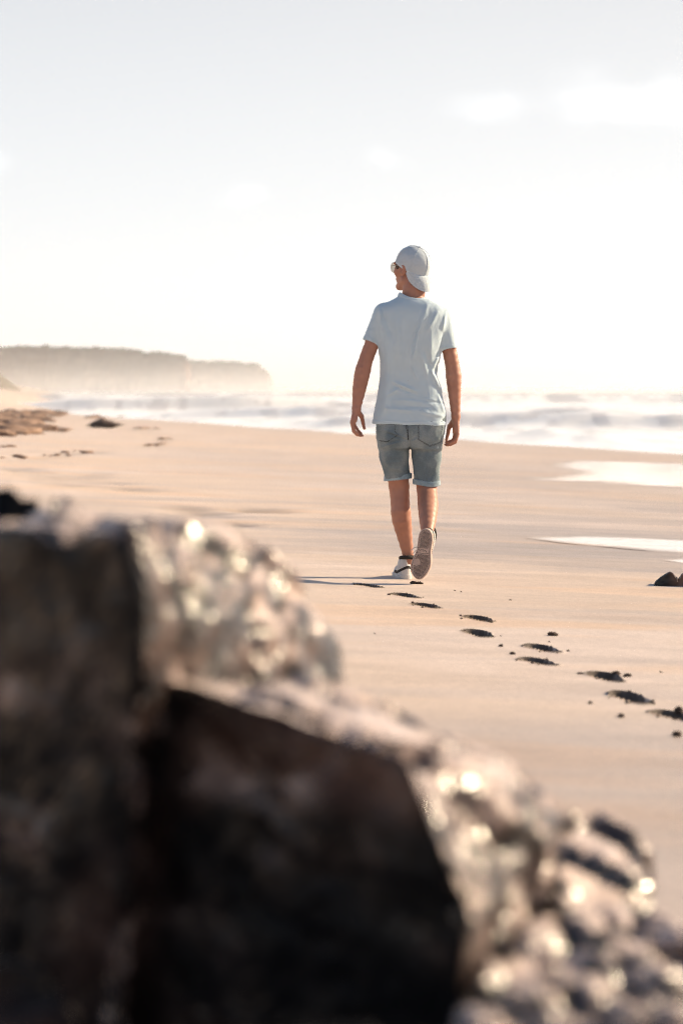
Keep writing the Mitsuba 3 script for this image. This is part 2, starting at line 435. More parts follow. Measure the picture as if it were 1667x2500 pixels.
def pool(px_outline, label, fw_):
    from shapely.geometry import Polygon
    from shapely import contains_xy
    g = np.array([ground_at(a, b)[:2] for a, b in px_outline])
    poly = Polygon(g).buffer(0)
    x0, y0, x1, y1 = poly.bounds
    nx, ny = 130, 90
    X = np.linspace(x0 - 0.3, x1 + 0.3, nx)
    Y = np.linspace(y0 - 0.6, y1 + 0.6, ny)
    XX, YY = np.meshgrid(X, Y)
    WX = XX + 0.5 * fn2(XX * 0.9, YY * 0.9, 51, 3)
    WY = YY + 2.0 * fn2(XX * 0.5, YY * 0.35, 52, 3)
    ins = contains_xy(poly, WX, WY)
    vv, ff = grid_mesh(X, Y, lambda a, b: sand_relief(a, b)[0] + 0.005)
    from scipy.ndimage import distance_transform_edt
    dpx = distance_transform_edt(ins, sampling=(0.35 * (Y[1] - Y[0]), X[1] - X[0]))
    fade = np.round(ss(0, fw_, dpx * (0.6 + 0.9 * (fn2(XX * 1.3, YY * 0.8, 53, 3) + 0.5))) * 64) / 64
    keep = ins.ravel()[ff].all(1)
    used = np.unique(ff[keep])
    mp = -np.ones(len(vv), int)
    mp[used] = np.arange(len(used))
    vv, ff = vv[used], mp[ff[keep]]
    top = vv[:, 2] - 0.001
    vv[:, 2] = base_z(vv[:, 0], vv[:, 1]) + 0.002 + (np.percentile(vv[:, 2] - base_z(vv[:, 0], vv[:, 1]) - 0.005, 70))
    vv[:, 2] = np.minimum(vv[:, 2], top)
    obj('tide_pool', (vv, ff), 'water_film', label, kind='structure', uv=np.column_stack([fade.ravel()[used], 0 * used]))


pool([(1318, 1133), (1400, 1123), (1560, 1127), (1760, 1134), (1760, 1204), (1660, 1196), (1540, 1190), (1450, 1186), (1340, 1181), (1262, 1169), (1360, 1161), (1400, 1150)], 'wide bright tide pool on the sand near the surf', 0.7)
pool([(1270, 1316), (1420, 1307), (1560, 1311), (1760, 1322), (1760, 1360), (1600, 1348), (1450, 1335)], 'narrow bright film of water across the sand, middle of three', 0.20)
pool([(1590, 1368), (1640, 1362), (1760, 1366), (1760, 1382), (1650, 1376)], 'small film of water on the sand above the two dark rocks', 0.08)

# ------------------------------------------------------------------ the sea
SEA = -1.0


def sea_z(X, Y):
    z = 0 * X + SEA
    amp = ss(60, 160, Y)
    z = z + 0.10 * amp * fn2(X * 0.25, Y * 0.12, 61, 4) * np.exp(-Y / 900)
    z = z + 0.35 * ss(300, 600, Y) * fn2(X * 0.02, Y * 0.03, 62, 3) * np.exp(-Y / 4000)
    for y0, slope, x0, x1, h, w in ((205, -0.15, -40, 4, 1.3, 4.5), (118, -0.30, 2, 60, 0.75, 3.0), (150, -0.25, -10, 60, 0.7, 4.0), (340, 0.0, -60, 90, 1.2, 7), (520, 0, -70, 200, 1.0, 10)):
        yc = y0 + slope * X + 10 * fn2(X * 0.06, X * 0, 63 + int(y0), 3)
        d = Y - yc
        prof = np.exp(-np.where(d < 0, d / (w * 0.45), d / (w * 1.5)) ** 2)
        env = ss(x0 - 8, x0 + 4, X) * ss(x1 + 10, x1 - 10, X) * (0.55 + 1.3 * np.maximum(fn2(X * 0.11, Y * 0.02, 64, 3) + 0.2, 0))
        z = z + h * prof * env
    z = z + 2.0 * np.maximum(fn2(X * 0.42, Y * 0.20, 67, 4) + 0.02, 0) * np.exp(-((Y - 150 + 0.4 * X) / 40) ** 2) * ss(-12, 6, X)
    z = z + 0.34 * np.exp(-((base_z(X, Y) - SEA + 0.16) / 0.10) ** 2) * ss(4.5, 6.5, X) * ss(11, 9.5, X) * ss(60, 68, Y) * ss(110, 98, Y) * (0.3 + 2.2 * np.maximum(fn2(X * 1.1, Y * 0.3, 68, 3) + 0.15, 0))
    # the run-up: a lip of foam where the water meets the sand
    z = z + 0.16 * np.exp(-((base_z(X, Y) - SEA + 0.25) / 0.22) ** 2) * (0.6 + 1.4 * np.maximum(fn2(X * 0.7, Y * 0.25, 66, 3), 0)) * ss(420, 300, Y)
    return z


def sea_color(p, n, uv):
    foam = smoothstep(0.40, 0.62, fbm(p.x * 0.16, p.y * 0.05, 2.0, 4) + 0.30 * (1 - smoothstep(120, 420, p.y)) - 0.16 * smoothstep(300, 900, p.y))
    lace = smoothstep(0.35, 0.55, fbm(p.x * 0.9, p.y * 0.28, 6.0, 4))
    return mix(mix((0.40, 0.37, 0.37), (0.20, 0.19, 0.19), smoothstep(200, 700, p.y)), (0.80, 0.78, 0.76), foam * (0.55 + 0.45 * lace))


scene['sea_water'] = principled(proc(sea_color), 0.22, 0.5)
sx = sorted(set(grow(-60, -6000, 1.2, 1.10, 400) + list(np.arange(-60, 70, 0.6)) + grow(70, 6000, 1.2, 1.10, 400)))
sy = sorted(set(grow(40, 260, 0.45, 1.004, 1.0) + grow(261, 12000, 1.2, 1.03, 300)))
obj('sea', grid_mesh(np.array(sx), np.array(sy), sea_z), 'sea_water', 'white foaming sea with low breaking waves', kind='structure')

# ------------------------------------------------------------------ the headlands and the far bank
scene['cliff'] = principled(proc(lambda p, n, uv: mix((0.085, 0.044, 0.036), (0.15, 0.082, 0.066), fbm(p.x * 0.06, p.y * 0.06, p.z * 0.25, 4))), 0.95, 0.1)
scene['scrub'] = principled(proc(lambda p, n, uv: mix((0.06, 0.06, 0.04), (0.14, 0.11, 0.08), fbm(p.x * 0.3, p.y * 0.3, p.z * 0.6, 3))), 0.95, 0.1)


def headland(name, prof, D, depth, label):
    prof = np.array([(P(a, b, D)[0], P(a, b, D)[2]) for a, b in prof])
    n = 300
    X = np.linspace(prof[0, 0], prof[-1, 0], n)
    top = np.interp(X, prof[:, 0], prof[:, 1])
    rows = []
    S = [0, 0.04, 0.10, 0.2, 0.35, 0.5, 0.65, 0.8, 0.92, 1.0]
    jag = 6 * fn2(X * 0.09, X * 0, 71 + int(D), 4) + 10 * fn2(X * 0.02, X * 0, 72 + int(D), 3)
    for s in S:                       # cliff face, from the sea up
        zz = SEA - 2 + (top - SEA + 2) * s
        yy = D - depth * 0.06 * (1 - s) ** 1.6 + jag * (1.2 - s) + 2.5 * fn2(X * 0.25, X * 0 + s * 5, 73, 3)
        rows.append(np.stack([X, yy, zz], 1))
    for k, d in enumerate(np.linspace(0.03, 1, 14)):   # plateau behind its brink
        zz = top + 0.6 * fn2(X * 0.15, X * 0 + d * 9, 74, 4) + 1.2 * np.maximum(fn2(X * 0.5, X * 0 + d * 20, 75, 2), 0) - (3 * d * d)
        rows.append(np.stack([X * (1 + d * depth / D), D + d * depth + jag * (1 - d), zz], 1))
    m = len(rows)
    vv = np.vstack(rows)
    i = (np.arange(m - 1)[:, None] * n + np.arange(n - 1)[None]).ravel()
    ff = np.vstack([np.stack([i, i + 1, i + n + 1], 1), np.stack([i, i + n + 1, i + n], 1)])
    obj(name, (vv, ff), 'cliff', label, kind='structure', smooth=40)
    # scrub along the brink, a few bushes proud of the skyline
    r = np.random.default_rng(int(D))
    bits = []
    for _ in range(60):
        k = r.integers(5, n - 25)
        s = r.uniform(0.5, 1.5) * D / 1500
        b = trimesh.creation.icosphere(2, 1.0)
        b.vertices *= 1 + 0.5 * (meshkit.noise(b.vertices * 2.5 + r.uniform(0, 50, 3))[:, None] - 0.5)
        b.vertices *= [s * r.uniform(1, 2.2), s * 1.5, s * r.uniform(0.5, 0.9)]
        b.apply_translation([X[k], D + 2 + jag[k] * 0.9 + r.uniform(0, 20), top[k] + 0.1])
        bits.append(b)
    obj('cliff_scrub', trimesh.util.concatenate(bits), 'scrub', 'low scrub along the brink of the ' + label, kind='stuff')


headland('headland', [(-260, 850), (-90, 846), (0, 847), (92, 845), (160, 847), (230, 849), (310, 853), (350, 859), (367, 862), (402, 862), (440, 865), (453, 868), (460, 878), (465, 905), (468, 935)], 1350, 420, 'nearer and taller hazy headland cliff')
headland('headland', [(300, 880), (465, 882), (517, 883), (597, 886), (626, 892), (649, 903), (660, 916), (665, 929), (668, 946)], 1750, 500, 'farther and lower hazy headland cliff')


def bank_z(X, Y):
    prof = np.interp((X / Y) * F + CX, [-700, -200, 0, 30, 60, 120, 200], [30, 13, 6.6, 4.2, 2.2, 0.6, -3])
    return prof * np.exp(-((Y - 560) / 90) ** 2) + 0.6 * fn2(X * 0.1, Y * 0.1, 81, 4) - 2.2


obj('dune', grid_mesh(np.arange(-150, -40, 1.2), np.arange(420, 760, 4.0), bank_z), 'scrub', 'brown scrubby dune at the back of the bay', kind='structure')

# ------------------------------------------------------------------ sea air and spray
gx, gy, gz = 96, 120, 16
BX, BY, BZ = (-6200, 6200), (-60, 12200), (-14.0, 62.0)
zz, yy, xx = np.meshgrid(np.linspace(*BZ, gz), np.linspace(*BY, gy), np.linspace(*BX, gx), indexing='ij')
zz = zz + 0 * xx
dens = 0.00010 + 0.0014 * np.exp(-np.maximum(zz - SEA, 0) / 6.0) * ss(-50, 300, yy) * (0.06 + 0.94 * ss(500, 100, xx) * ss(3200, 1700, yy))
scene['sea_air'] = {'type': 'heterogeneous', 'albedo': {'type': 'rgb', 'value': [0.95, 0.95, 0.955]},
                    'sigma_t': {'type': 'gridvolume', 'grid': mi.VolumeGrid(dens.astype(np.float32)[..., None]),
                                'to_world': T().translate([BX[0], BY[0], BZ[0]]).scale([BX[1] - BX[0], BY[1] - BY[0], BZ[1] - BZ[0]])},
                    'phase': {'type': 'hg', 'g': 0.35}}
scene['haze'] = {'type': 'cube', 'to_world': T().translate([sum(BX) / 2, sum(BY) / 2, sum(BZ) / 2]).scale([(BX[1] - BX[0]) / 2, (BY[1] - BY[0]) / 2, (BZ[1] - BZ[0]) / 2]),
                 'bsdf': {'type': 'null'}, 'interior': {'type': 'ref', 'id': 'sea_air'}}
labels['haze'] = {'label': 'thin white haze of sea spray over the bay', 'kind': 'stuff'}

# ------------------------------------------------------------------ black boulders in the foreground


def boulder(pts, label, category='boulder', n1=0.022, n2=0.012, h=0.02, seed=1, foot=None, group=None, key='boulder', cell=0.15, block=0.013, lit_mode=True):
    p = np.array([P(*q) for q in pts])
    if foot is not None:
        low = p[p[:, 2] < np.median(p[:, 2])]
        p = np.vstack([p, np.column_stack([low[:, 0], low[:, 1], 0 * low[:, 0] + foot])])
    m = Manifold.hull_points(p).refine_to_length(h).to_mesh()
    m = trimesh.Trimesh(m.vert_properties[:, :3], m.tri_verts, process=True)
    trimesh.smoothing.filter_taubin(m, iterations=2)
    v = np.array(m.vertices)
    nrm = np.array(m.vertex_normals)
    d = n1 * (meshkit.fbm(v * 5.5, 3, seed) - 0.5) * 2
    c = meshkit.noise(v * 11, seed + 9)
    d = d + n2 * np.abs(meshkit.fbm(v * 17, 3, seed + 3) - 0.5) * -3 + 0.9 * n2 * (c - 0.5)
    # blocky breakage: cells that stand proud or back, with cracks between them
    r = np.random.default_rng(seed)
    lo, hi = v.min(0), v.max(0)
    cells = r.uniform(lo, hi, (int(np.prod((hi - lo) / cell) * 1.3) + 8, 3))
    warp = v + 0.5 * cell * np.stack([meshkit.fbm(v * 9, 3, seed + k) - 0.5 for k in (20, 21, 22)], 1)
    dist, near_ = cKDTree(cells).query(warp, k=2)
    step = r.uniform(-1, 1, len(cells))[near_[:, 0]]
    gap = dist[:, 1] - dist[:, 0]
    crack = np.exp(-(gap / 0.010) ** 2) * ss(0.5, 0.62, meshkit.fbm(v * 4, 2, seed + 31))
    d = d + block * step * ss(0, 0.02, gap) - block * 1.3 * np.exp(-(gap / 0.011) ** 2)
    d = d * (0.16 + 0.84 * ss(-0.80, -0.45, nrm[:, 1])) - 0.009 * crack           # faces towards the camera stay smooth, the rest is rough
    m.vertices = v + nrm * d[:, None]
    lit_weight = np.round(ss(-0.78, -0.55, nrm[:, 1] + 0.25 * (meshkit.fbm(v * 14, 3, seed + 40) - 0.5)) * 64) / 64 if lit_mode else np.zeros(len(v))  # sides turned from the camera take the painted sunlit colour
    lit_weight = np.ones(len(v)) if lit_mode == 'all' else lit_weight
    return obj(key, m, 'basalt', label, category, group, uv=np.column_stack([lit_weight, 0 * lit_weight]))


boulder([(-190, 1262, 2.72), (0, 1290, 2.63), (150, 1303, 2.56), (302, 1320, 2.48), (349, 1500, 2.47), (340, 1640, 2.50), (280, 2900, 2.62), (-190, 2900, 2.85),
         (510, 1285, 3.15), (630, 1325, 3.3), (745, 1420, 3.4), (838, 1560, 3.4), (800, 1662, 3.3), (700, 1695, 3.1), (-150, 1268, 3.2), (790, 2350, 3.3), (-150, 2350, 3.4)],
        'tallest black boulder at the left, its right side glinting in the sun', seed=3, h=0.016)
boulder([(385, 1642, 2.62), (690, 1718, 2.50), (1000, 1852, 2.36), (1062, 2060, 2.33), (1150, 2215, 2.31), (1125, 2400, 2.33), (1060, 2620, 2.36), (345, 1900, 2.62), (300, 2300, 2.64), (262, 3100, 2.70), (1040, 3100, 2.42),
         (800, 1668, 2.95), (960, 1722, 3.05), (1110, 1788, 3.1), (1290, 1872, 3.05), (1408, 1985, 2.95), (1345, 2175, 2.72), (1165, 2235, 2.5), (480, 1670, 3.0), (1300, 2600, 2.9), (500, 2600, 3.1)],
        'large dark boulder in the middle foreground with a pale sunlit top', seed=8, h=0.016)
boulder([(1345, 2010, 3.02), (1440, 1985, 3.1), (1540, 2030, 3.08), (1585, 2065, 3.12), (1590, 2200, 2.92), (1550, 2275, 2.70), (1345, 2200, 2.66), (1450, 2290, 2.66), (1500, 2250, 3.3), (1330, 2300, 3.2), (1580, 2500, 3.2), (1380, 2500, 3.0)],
        'fist-shaped rock beyond the right end of the large dark boulder', 'rock', 0.02, 0.008, 0.012, seed=12, lit_mode='all')
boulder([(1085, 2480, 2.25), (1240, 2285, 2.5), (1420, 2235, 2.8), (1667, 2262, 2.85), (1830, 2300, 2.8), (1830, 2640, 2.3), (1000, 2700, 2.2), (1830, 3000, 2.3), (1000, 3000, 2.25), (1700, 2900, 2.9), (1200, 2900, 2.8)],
        'low knobbly rock under the loose stones at the lower right corner', 'rock', 0.04, 0.020, 0.011, seed=15, cell=0.07, block=0.016, lit_mode='all')
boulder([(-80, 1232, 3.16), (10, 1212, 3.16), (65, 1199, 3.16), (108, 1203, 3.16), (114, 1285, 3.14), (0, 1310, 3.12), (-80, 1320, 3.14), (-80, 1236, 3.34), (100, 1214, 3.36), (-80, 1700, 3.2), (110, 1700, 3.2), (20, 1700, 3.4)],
        'small black rock tip behind the tallest boulder at the left edge', 'rock', 0.004, 0.003, 0.014, seed=19, lit_mode=False)
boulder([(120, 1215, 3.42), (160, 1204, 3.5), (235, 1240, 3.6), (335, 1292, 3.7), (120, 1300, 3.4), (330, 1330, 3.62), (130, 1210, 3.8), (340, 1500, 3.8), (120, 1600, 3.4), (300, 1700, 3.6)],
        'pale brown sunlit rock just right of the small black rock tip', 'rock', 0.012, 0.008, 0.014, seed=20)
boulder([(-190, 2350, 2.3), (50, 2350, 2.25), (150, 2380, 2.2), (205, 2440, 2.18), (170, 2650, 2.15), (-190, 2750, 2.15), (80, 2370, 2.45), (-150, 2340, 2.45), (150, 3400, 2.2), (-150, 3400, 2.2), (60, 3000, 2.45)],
        'black boulder in the lower left corner', seed=22, lit_mode=False)
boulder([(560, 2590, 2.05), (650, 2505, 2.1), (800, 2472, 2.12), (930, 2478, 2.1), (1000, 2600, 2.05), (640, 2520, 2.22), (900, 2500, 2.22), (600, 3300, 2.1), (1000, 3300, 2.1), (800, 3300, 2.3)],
        'dim rounded rock along the bottom edge in front of the large dark boulder', 'rock', 0.012, 0.006, seed=27, lit_mode=False)
stones = [(1290, 2330, 2.52, 62, 0.8, 'loose stone on the low knobbly rock, beside the large dark boulder'), (1395, 2285, 2.66, 55, 0.8, 'loose stone below the fist-shaped rock'),
          (1510, 2330, 2.6, 75, 0.7, 'largest loose stone in the middle of the low knobbly rock'), (1600, 2262, 2.78, 50, 0.8, 'loose stone at the back of the pile, right of the fist-shaped rock'),
          (1668, 2300, 2.7, 70, 0.8, 'loose stone cut by the right edge of the picture'), (1600, 2400, 2.46, 66, 0.8, 'loose stone in front of the one at the right edge'),
          (1410, 2420, 2.42, 80, 0.7, 'bright flat stone in the middle of the lower right corner'), (1265, 2440, 2.36, 66, 0.75, 'loose stone near the foot of the large dark boulder'),
          (1520, 2480, 2.34, 60, 0.8, 'loose stone at the bottom edge, right of the bright flat stone'), (1650, 2490, 2.34, 66, 0.8, 'loose stone in the very corner at the lower right'),
          (1165, 2478, 2.26, 52, 0.7, 'leftmost loose stone of the lower right pile'),
          (1335, 2385, 2.46, 46, 0.9, 'small loose stone left of the bright flat stone, behind it'), (1460, 2270, 2.74, 38, 0.9, 'smallest loose stone in the gap under the fist-shaped rock'),
          (1560, 2350, 2.56, 42, 0.9, 'small loose stone right of the largest one'), (1345, 2500, 2.32, 56, 0.8, 'loose stone at the bottom edge, left of the bright flat stone')]
for k, (a, b, Y, r, fl, lab) in enumerate(stones):
    c, rr = P(a, b, Y), r / F * Y
    m = trimesh.creation.icosphere(4, 1.0)
    w = np.array(m.vertices)
    w = w * (1 + 0.9 * (meshkit.fbm(w * 1.6 + k * 7.3, 3, 2)[:, None] - 0.5) + 0.35 * (meshkit.fbm(w * 5 + k * 3, 3, 4)[:, None] - 0.5))
    m.vertices = w * [rr * 1.15, rr * 1.1, rr * fl] + c - [0, 0, rr * 0.25]
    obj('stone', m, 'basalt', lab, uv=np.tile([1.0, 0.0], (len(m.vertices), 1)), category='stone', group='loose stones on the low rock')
for pts, lab in (([(1597, 1431), (1600, 1422), (1612, 1411), (1634, 1398), (1640, 1400), (1652, 1414), (1654, 1431)], 'small dark rock on the sand at the right edge, whole in view'),
                 ([(1651, 1434), (1655, 1416), (1666, 1400), (1690, 1396), (1720, 1410), (1730, 1436)], 'small dark rock cut by the right edge of the picture')):
    Y = ground_at(1640, 1432)[1]
    p = np.vstack([[P(a, b, Y + dy) for a, b in pts] for dy in (0.0, 0.14)])
    p[len(pts):, 2] = p[:len(pts), 2] * 0.92 - 0.004
    p = np.vstack([p, p - [0, 0, 0.05]])
    m = Manifold.hull_points(p).refine_to_length(0.008).to_mesh()
    m = trimesh.Trimesh(m.vert_properties[:, :3], m.tri_verts, process=True)
    w = np.array(m.vertices)
    m.vertices = w + np.array(m.vertex_normals) * (0.012 * (meshkit.fbm(w * 18, 4, 5) - 0.5) * 2)[:, None]
    obj('beach_rock', m, 'wet_basalt', lab, 'rock', 'small rocks on the sand')

# ------------------------------------------------------------------ clods kicked up along the footprints, weed on the far sand


def clump(r, seed, flat=0.6, sub=3):
    m = trimesh.creation.icosphere(sub, 1.0)
    w = np.array(m.vertices)
    w = w * (1 + 1.1 * (meshkit.fbm(w * 1.8 + seed * 5.1, 3, seed)[:, None] - 0.5) + 0.5 * (meshkit.fbm(w * 5 + seed, 2, seed + 1)[:, None] - 0.5))
    m.vertices = w * [r, r, r * flat]
    return m


clods = [(1348, 1551, 0.026, 0.55, 'ragged clod of wet sand beyond the sixth footprint'), (1222, 1581, 0.011, 0.8, 'small clod left of the sixth footprint, farther of two'), (1250, 1599, 0.013, 0.7, 'small clod left of the sixth footprint, nearer of two'),
         (1504, 1651, 0.018, 0.7, 'pointed clod just beyond the third footprint from the right'), (1531, 1655, 0.017, 0.6, 'rounded clod at the right end of a footprint'), (1440, 1718, 0.009, 0.8, 'dark crumb left of the nearest whole footprint'),
         (1514, 1751, 0.013, 0.8, 'clod below the nearest whole footprint'), (1652, 1797, 0.016, 0.9, 'nearest clod, at the right edge of the picture'), (1612, 1646, 0.006, 0.8, 'tiny crumb alone at the right above the nearest footprint'),
         (1655, 1741, 0.017, 0.8, 'curled clod at the rim of the footprint cut by the right edge'), (1340, 1568, 0.005, 0.8, 'tiny crumb just below the ragged clod'), (914, 1548, 0.005, 0.7, 'tiny crumb on the bare sand left of the footprints'),
         (1110, 1442, 0.006, 0.7, 'tiny crumb right of the raised shoe, nearer of two'), (1125, 1446, 0.006, 0.7, 'tiny crumb right of the raised shoe, farther right of two'), (1245, 1465, 0.010, 0.3, 'flat dark crumb on the sand right of the man')]
for k, (a, b, r, fl, lab) in enumerate(clods):
    g = ground_at(a, b)
    r = r * 0.8
    m = clump(r, 30 + k, fl)
    m.apply_translation([g[0], g[1], ground_z(g[0], g[1]) + r * fl * 0.35])
    obj('sand_clod', m, 'clod', lab, 'clod of sand', 'clods of wet sand kicked up along the footprints')
r = np.random.default_rng(77)
bits = []
for cx, cy, ang, s, side in FOOT:                      # crumbs round the rims
    for _ in range(5):
        a = r.uniform(0, 2 * np.pi)
        u, v2 = 0.155 * math.cos(a) * r.uniform(0.85, 1.25), 0.056 * math.sin(a) * r.uniform(0.85, 1.6)
        x, y = cx - math.sin(ang) * u + math.cos(ang) * v2, cy + math.cos(ang) * u + math.sin(ang) * v2
        m = clump(r.uniform(0.003, 0.007), int(r.integers(1, 90)), 0.7, 2)
        m.apply_translation([x, y, ground_z(x, y) + 0.002])
        bits.append(m)
obj('sand_crumbs', trimesh.util.concatenate(bits), 'clod', 'crumbs of dark wet sand scattered round the footprints', kind='stuff')
scene['weed'] = principled(proc(lambda p, n, uv: mix((0.20, 0.125, 0.09), (0.38, 0.255, 0.19), noise(p.x * 3, p.y * 1.2, p.z * 8))), 0.9, 0.2)
bits = []
for _ in range(260):                                   # the brown patch at the left edge
    a, b = r.uniform(-120, 150), r.uniform(1003, 1068)
    lim = np.interp(a, [-120, 0, 60, 110, 150], [1068, 1066, 1060, 1040, 1012])
    if b > lim or (r.random() < 0.45 and 1030 < b < 1050 and a > 20):
        continue
    g = ground_at(a, b)
    m = clump(r.uniform(0.12, 0.5), int(r.integers(1, 90)), 0.35, 2)
    m.vertices *= [1.4, 1, 1]
    m.apply_translation([g[0], g[1], base_z(g[0], g[1]) + 0.03])
    bits.append(m)
for a, b, n in [(230, 1020, 10), (250, 1012, 8), (300, 1018, 10), (355, 1047, 8), (125, 1052, 10), (160, 1049, 8), (20, 1090, 4), (370, 1087, 6), (395, 1072, 5), (205, 1104, 7), (130, 1112, 6), (45, 1117, 6)]:
    for _ in range(n):
        g = ground_at(a + r.normal(0, 14), b + r.normal(0, 1.3))
        m = clump(r.uniform(0.05, 0.15) * g[1] / 70, int(r.integers(1, 90)), 0.3, 2)
        m.apply_translation([g[0], g[1], base_z(g[0], g[1]) + 0.01])
        bits.append(m)
obj('seaweed', trimesh.util.concatenate(bits), 'weed', 'brown seaweed litter strewn over the far left sand', kind='stuff')
g = ground_at(258, 1045)
m = trimesh.creation.icosphere(4, 1.0)
w = np.array(m.vertices)
w = w * (1 + 0.5 * (meshkit.fbm(w * 2.2, 4, 3)[:, None] - 0.5))
w[:, 2] *= 1 - 0.85 * np.clip(np.abs(w[:, 0] + 0.15), 0, 1) ** 0.8
m.vertices = w * [46 / F * g[1], 0.7, 17 / F * g[1]] + [g[0], g[1], base_z(g[0], g[1]) + 0.12]
scene['weed_dark'] = principled((0.07, 0.048, 0.040), 0.9, 0.2)
obj('seaweed_mound', m, 'weed_dark', 'dark mound of seaweed alone on the far sand near the water', 'seaweed mound')

# ------------------------------------------------------------------ the man walking away
MAN = 'person'
labels[MAN] = {'label': 'man walking away in a backwards white cap, white t-shirt and denim shorts, one sole raised', 'category': 'person'}
YT = 13.25                                                  # depth of the trunk
SC = F / YT                                                 # photo pixels to a metre there


def Q(px, py, dy=0.0):
    return P(px, py, YT + dy)


LX = np.array([P(833.5, b, YT)[2] for b in range(0, 2500)])   # height of a photo row at the trunk


def zrow(py):
    return float(np.interp(py, np.arange(2500), LX))


# --- trunk: cross sections from row to row (left edge, right edge, half depth, centre of the depth)
TRUNK = np.array([(716, 982, 1036, 0.060, 0.030), (726, 970, 1043, 0.072, 0.020), (737, 946, 1062, 0.090, 0.013), (748, 926, 1084, 0.101, 0.007), (765, 917, 1090, 0.111, 0.002), (800, 919, 1087, 0.118, 0.0),
                  (850, 925, 1077, 0.118, 0.0), (912, 926, 1069, 0.106, 0.005), (968, 921, 1080, 0.108, 0.0), (1000, 914, 1085, 0.118, -0.005), (1040, 910, 1087, 0.124, -0.005), (1060, 909, 1088, 0.124, -0.005)], float)
TZ = np.array([zrow(r) for r in TRUNK[:, 0]])
TXL = np.array([Q(a, b)[0] for b, a in TRUNK[:, :2]])
TXR = np.array([Q(a, b)[0] for b, a in TRUNK[:, [0, 2]]])


def loft(p, z, xl, xr, dep, cy, n=2.5, grow_=0.0):
    from scipy.interpolate import PchipInterpolator
    o = np.argsort(z)
    fine = np.linspace(z[o][0], z[o][-1], 400)
    zz = p[:, 2]
    xl, xr, dep, cy = (np.interp(zz, fine, np.convolve(np.pad(PchipInterpolator(z[o], np.asarray(a)[o])(fine), 12, mode='edge'), np.ones(25) / 25, 'valid')) for a in (xl, xr, dep, cy))
    a, b = np.maximum((xr - xl) / 2 + grow_, 0.005), np.maximum(dep + grow_, 0.005)
    qx, qy = (p[:, 0] - (xl + xr) / 2) / a, (p[:, 1] - YT - cy) / b
    k = (np.abs(qx) ** n + np.abs(qy) ** n) ** (1 / n)
    return (k - 1) * np.minimum(a, b) * 0.92


SH_L, EL_L, FA_L, WR_L = Q(934, 768, 0.02), Q(888, 893, -0.02), Q(878, 943, -0.03), Q(870, 996, -0.04)
SH_R, EL_R, FA_R, WR_R = Q(1080, 774, 0.02), Q(1106, 905, 0.02), Q(1108, 944, 0.01), Q(1112, 1014, 0.0)


# --- head in its own frame: x to his right, y to where he faces, z up
HEAD = P(1004, 657, 13.31)
th = math.radians(46)
fw, rt = np.array([-math.sin(th), math.cos(th), 0]), np.array([math.cos(th), math.sin(th), 0])
tilt = math.radians(4)
fw2 = fw * math.cos(tilt) + np.array([0, 0, 1]) * math.sin(tilt)
up2 = np.cross(rt, fw2)
HR = np.stack([rt, fw2, up2], 0)


def head_local(p):
    return (p - HEAD) @ HR.T


def head_world(q):
    return HEAD + np.asarray(q) @ HR


def head_sdf(p):
    q = head_local(p)
    ax = np.abs(q[:, 0])
    s = np.column_stack([ax, q[:, 1], q[:, 2]])
    d = ell(q, np.array([0, -0.012, 0.030]), np.array([0.076, 0.094, 0.088]))                 # skull
    d = smin(d, ell(q, np.array([0, 0.036, -0.015]), np.array([0.062, 0.058, 0.085])), 0.03)  # face
    d = smin(d, cone(s, (0.050, 0.00, -0.062), (0.012, 0.072, -0.098), 0.020, 0.017), 0.025)  # jaw
    d = smin(d, ell(q, np.array([0, 0.078, -0.100]), np.array([0.022, 0.018, 0.018])), 0.015)  # chin
    d = smin(d, ell(s, np.array([0.043, 0.058, -0.018]), np.array([0.024, 0.022, 0.018])), 0.02)  # cheekbone
    d = smin(d, cone(q, (0, 0.090, 0.012), (0, 0.108, -0.026), 0.009, 0.014), 0.012)           # nose
    d = smin(d, ell(s, np.array([0.012, 0.098, -0.032]), np.array([0.010, 0.011, 0.008])), 0.006)
    d = smin(d, ell(s, np.array([0.030, 0.078, 0.028]), np.array([0.030, 0.014, 0.010])), 0.012)  # brow
    d = np.maximum(d, -ell(s, np.array([0.032, 0.101, 0.004]), np.array([0.019, 0.016, 0.012])))   # eye hollow
    d = smin(d, ell(s, np.array([0.031, 0.079, 0.004]), np.array([0.013, 0.012, 0.011])), 0.004)   # eyeball under its lid
    d = smin(d, ell(q, np.array([0, 0.090, -0.058]), np.array([0.024, 0.012, 0.007])), 0.006)  # lips
    d = smin(d, ell(q, np.array([0, 0.088, -0.070]), np.array([0.020, 0.012, 0.007])), 0.006)
    e = ell(s, np.array([0.079, -0.012, -0.006]), np.array([0.013, 0.021, 0.033]))               # ear with its bowl
    e = np.maximum(e, -ell(s, np.array([0.094, -0.006, -0.002]), np.array([0.012, 0.012, 0.021])))
    d = smin(d, e, 0.006)
    return d


NECK_T, NECK_B = head_world([0, -0.035, -0.050]), Q(1006, 738, 0.03)


def fingers(p, W, K, side):
    """A hand: palm from the wrist W to the knuckles, five fingers each with its own joints. K: list of joint chains with radii."""
    d = None
    for pts, rs in K:
        e = chain(p, pts, rs, 0.003)
        d = e if d is None else np.minimum(d, e)
    return d


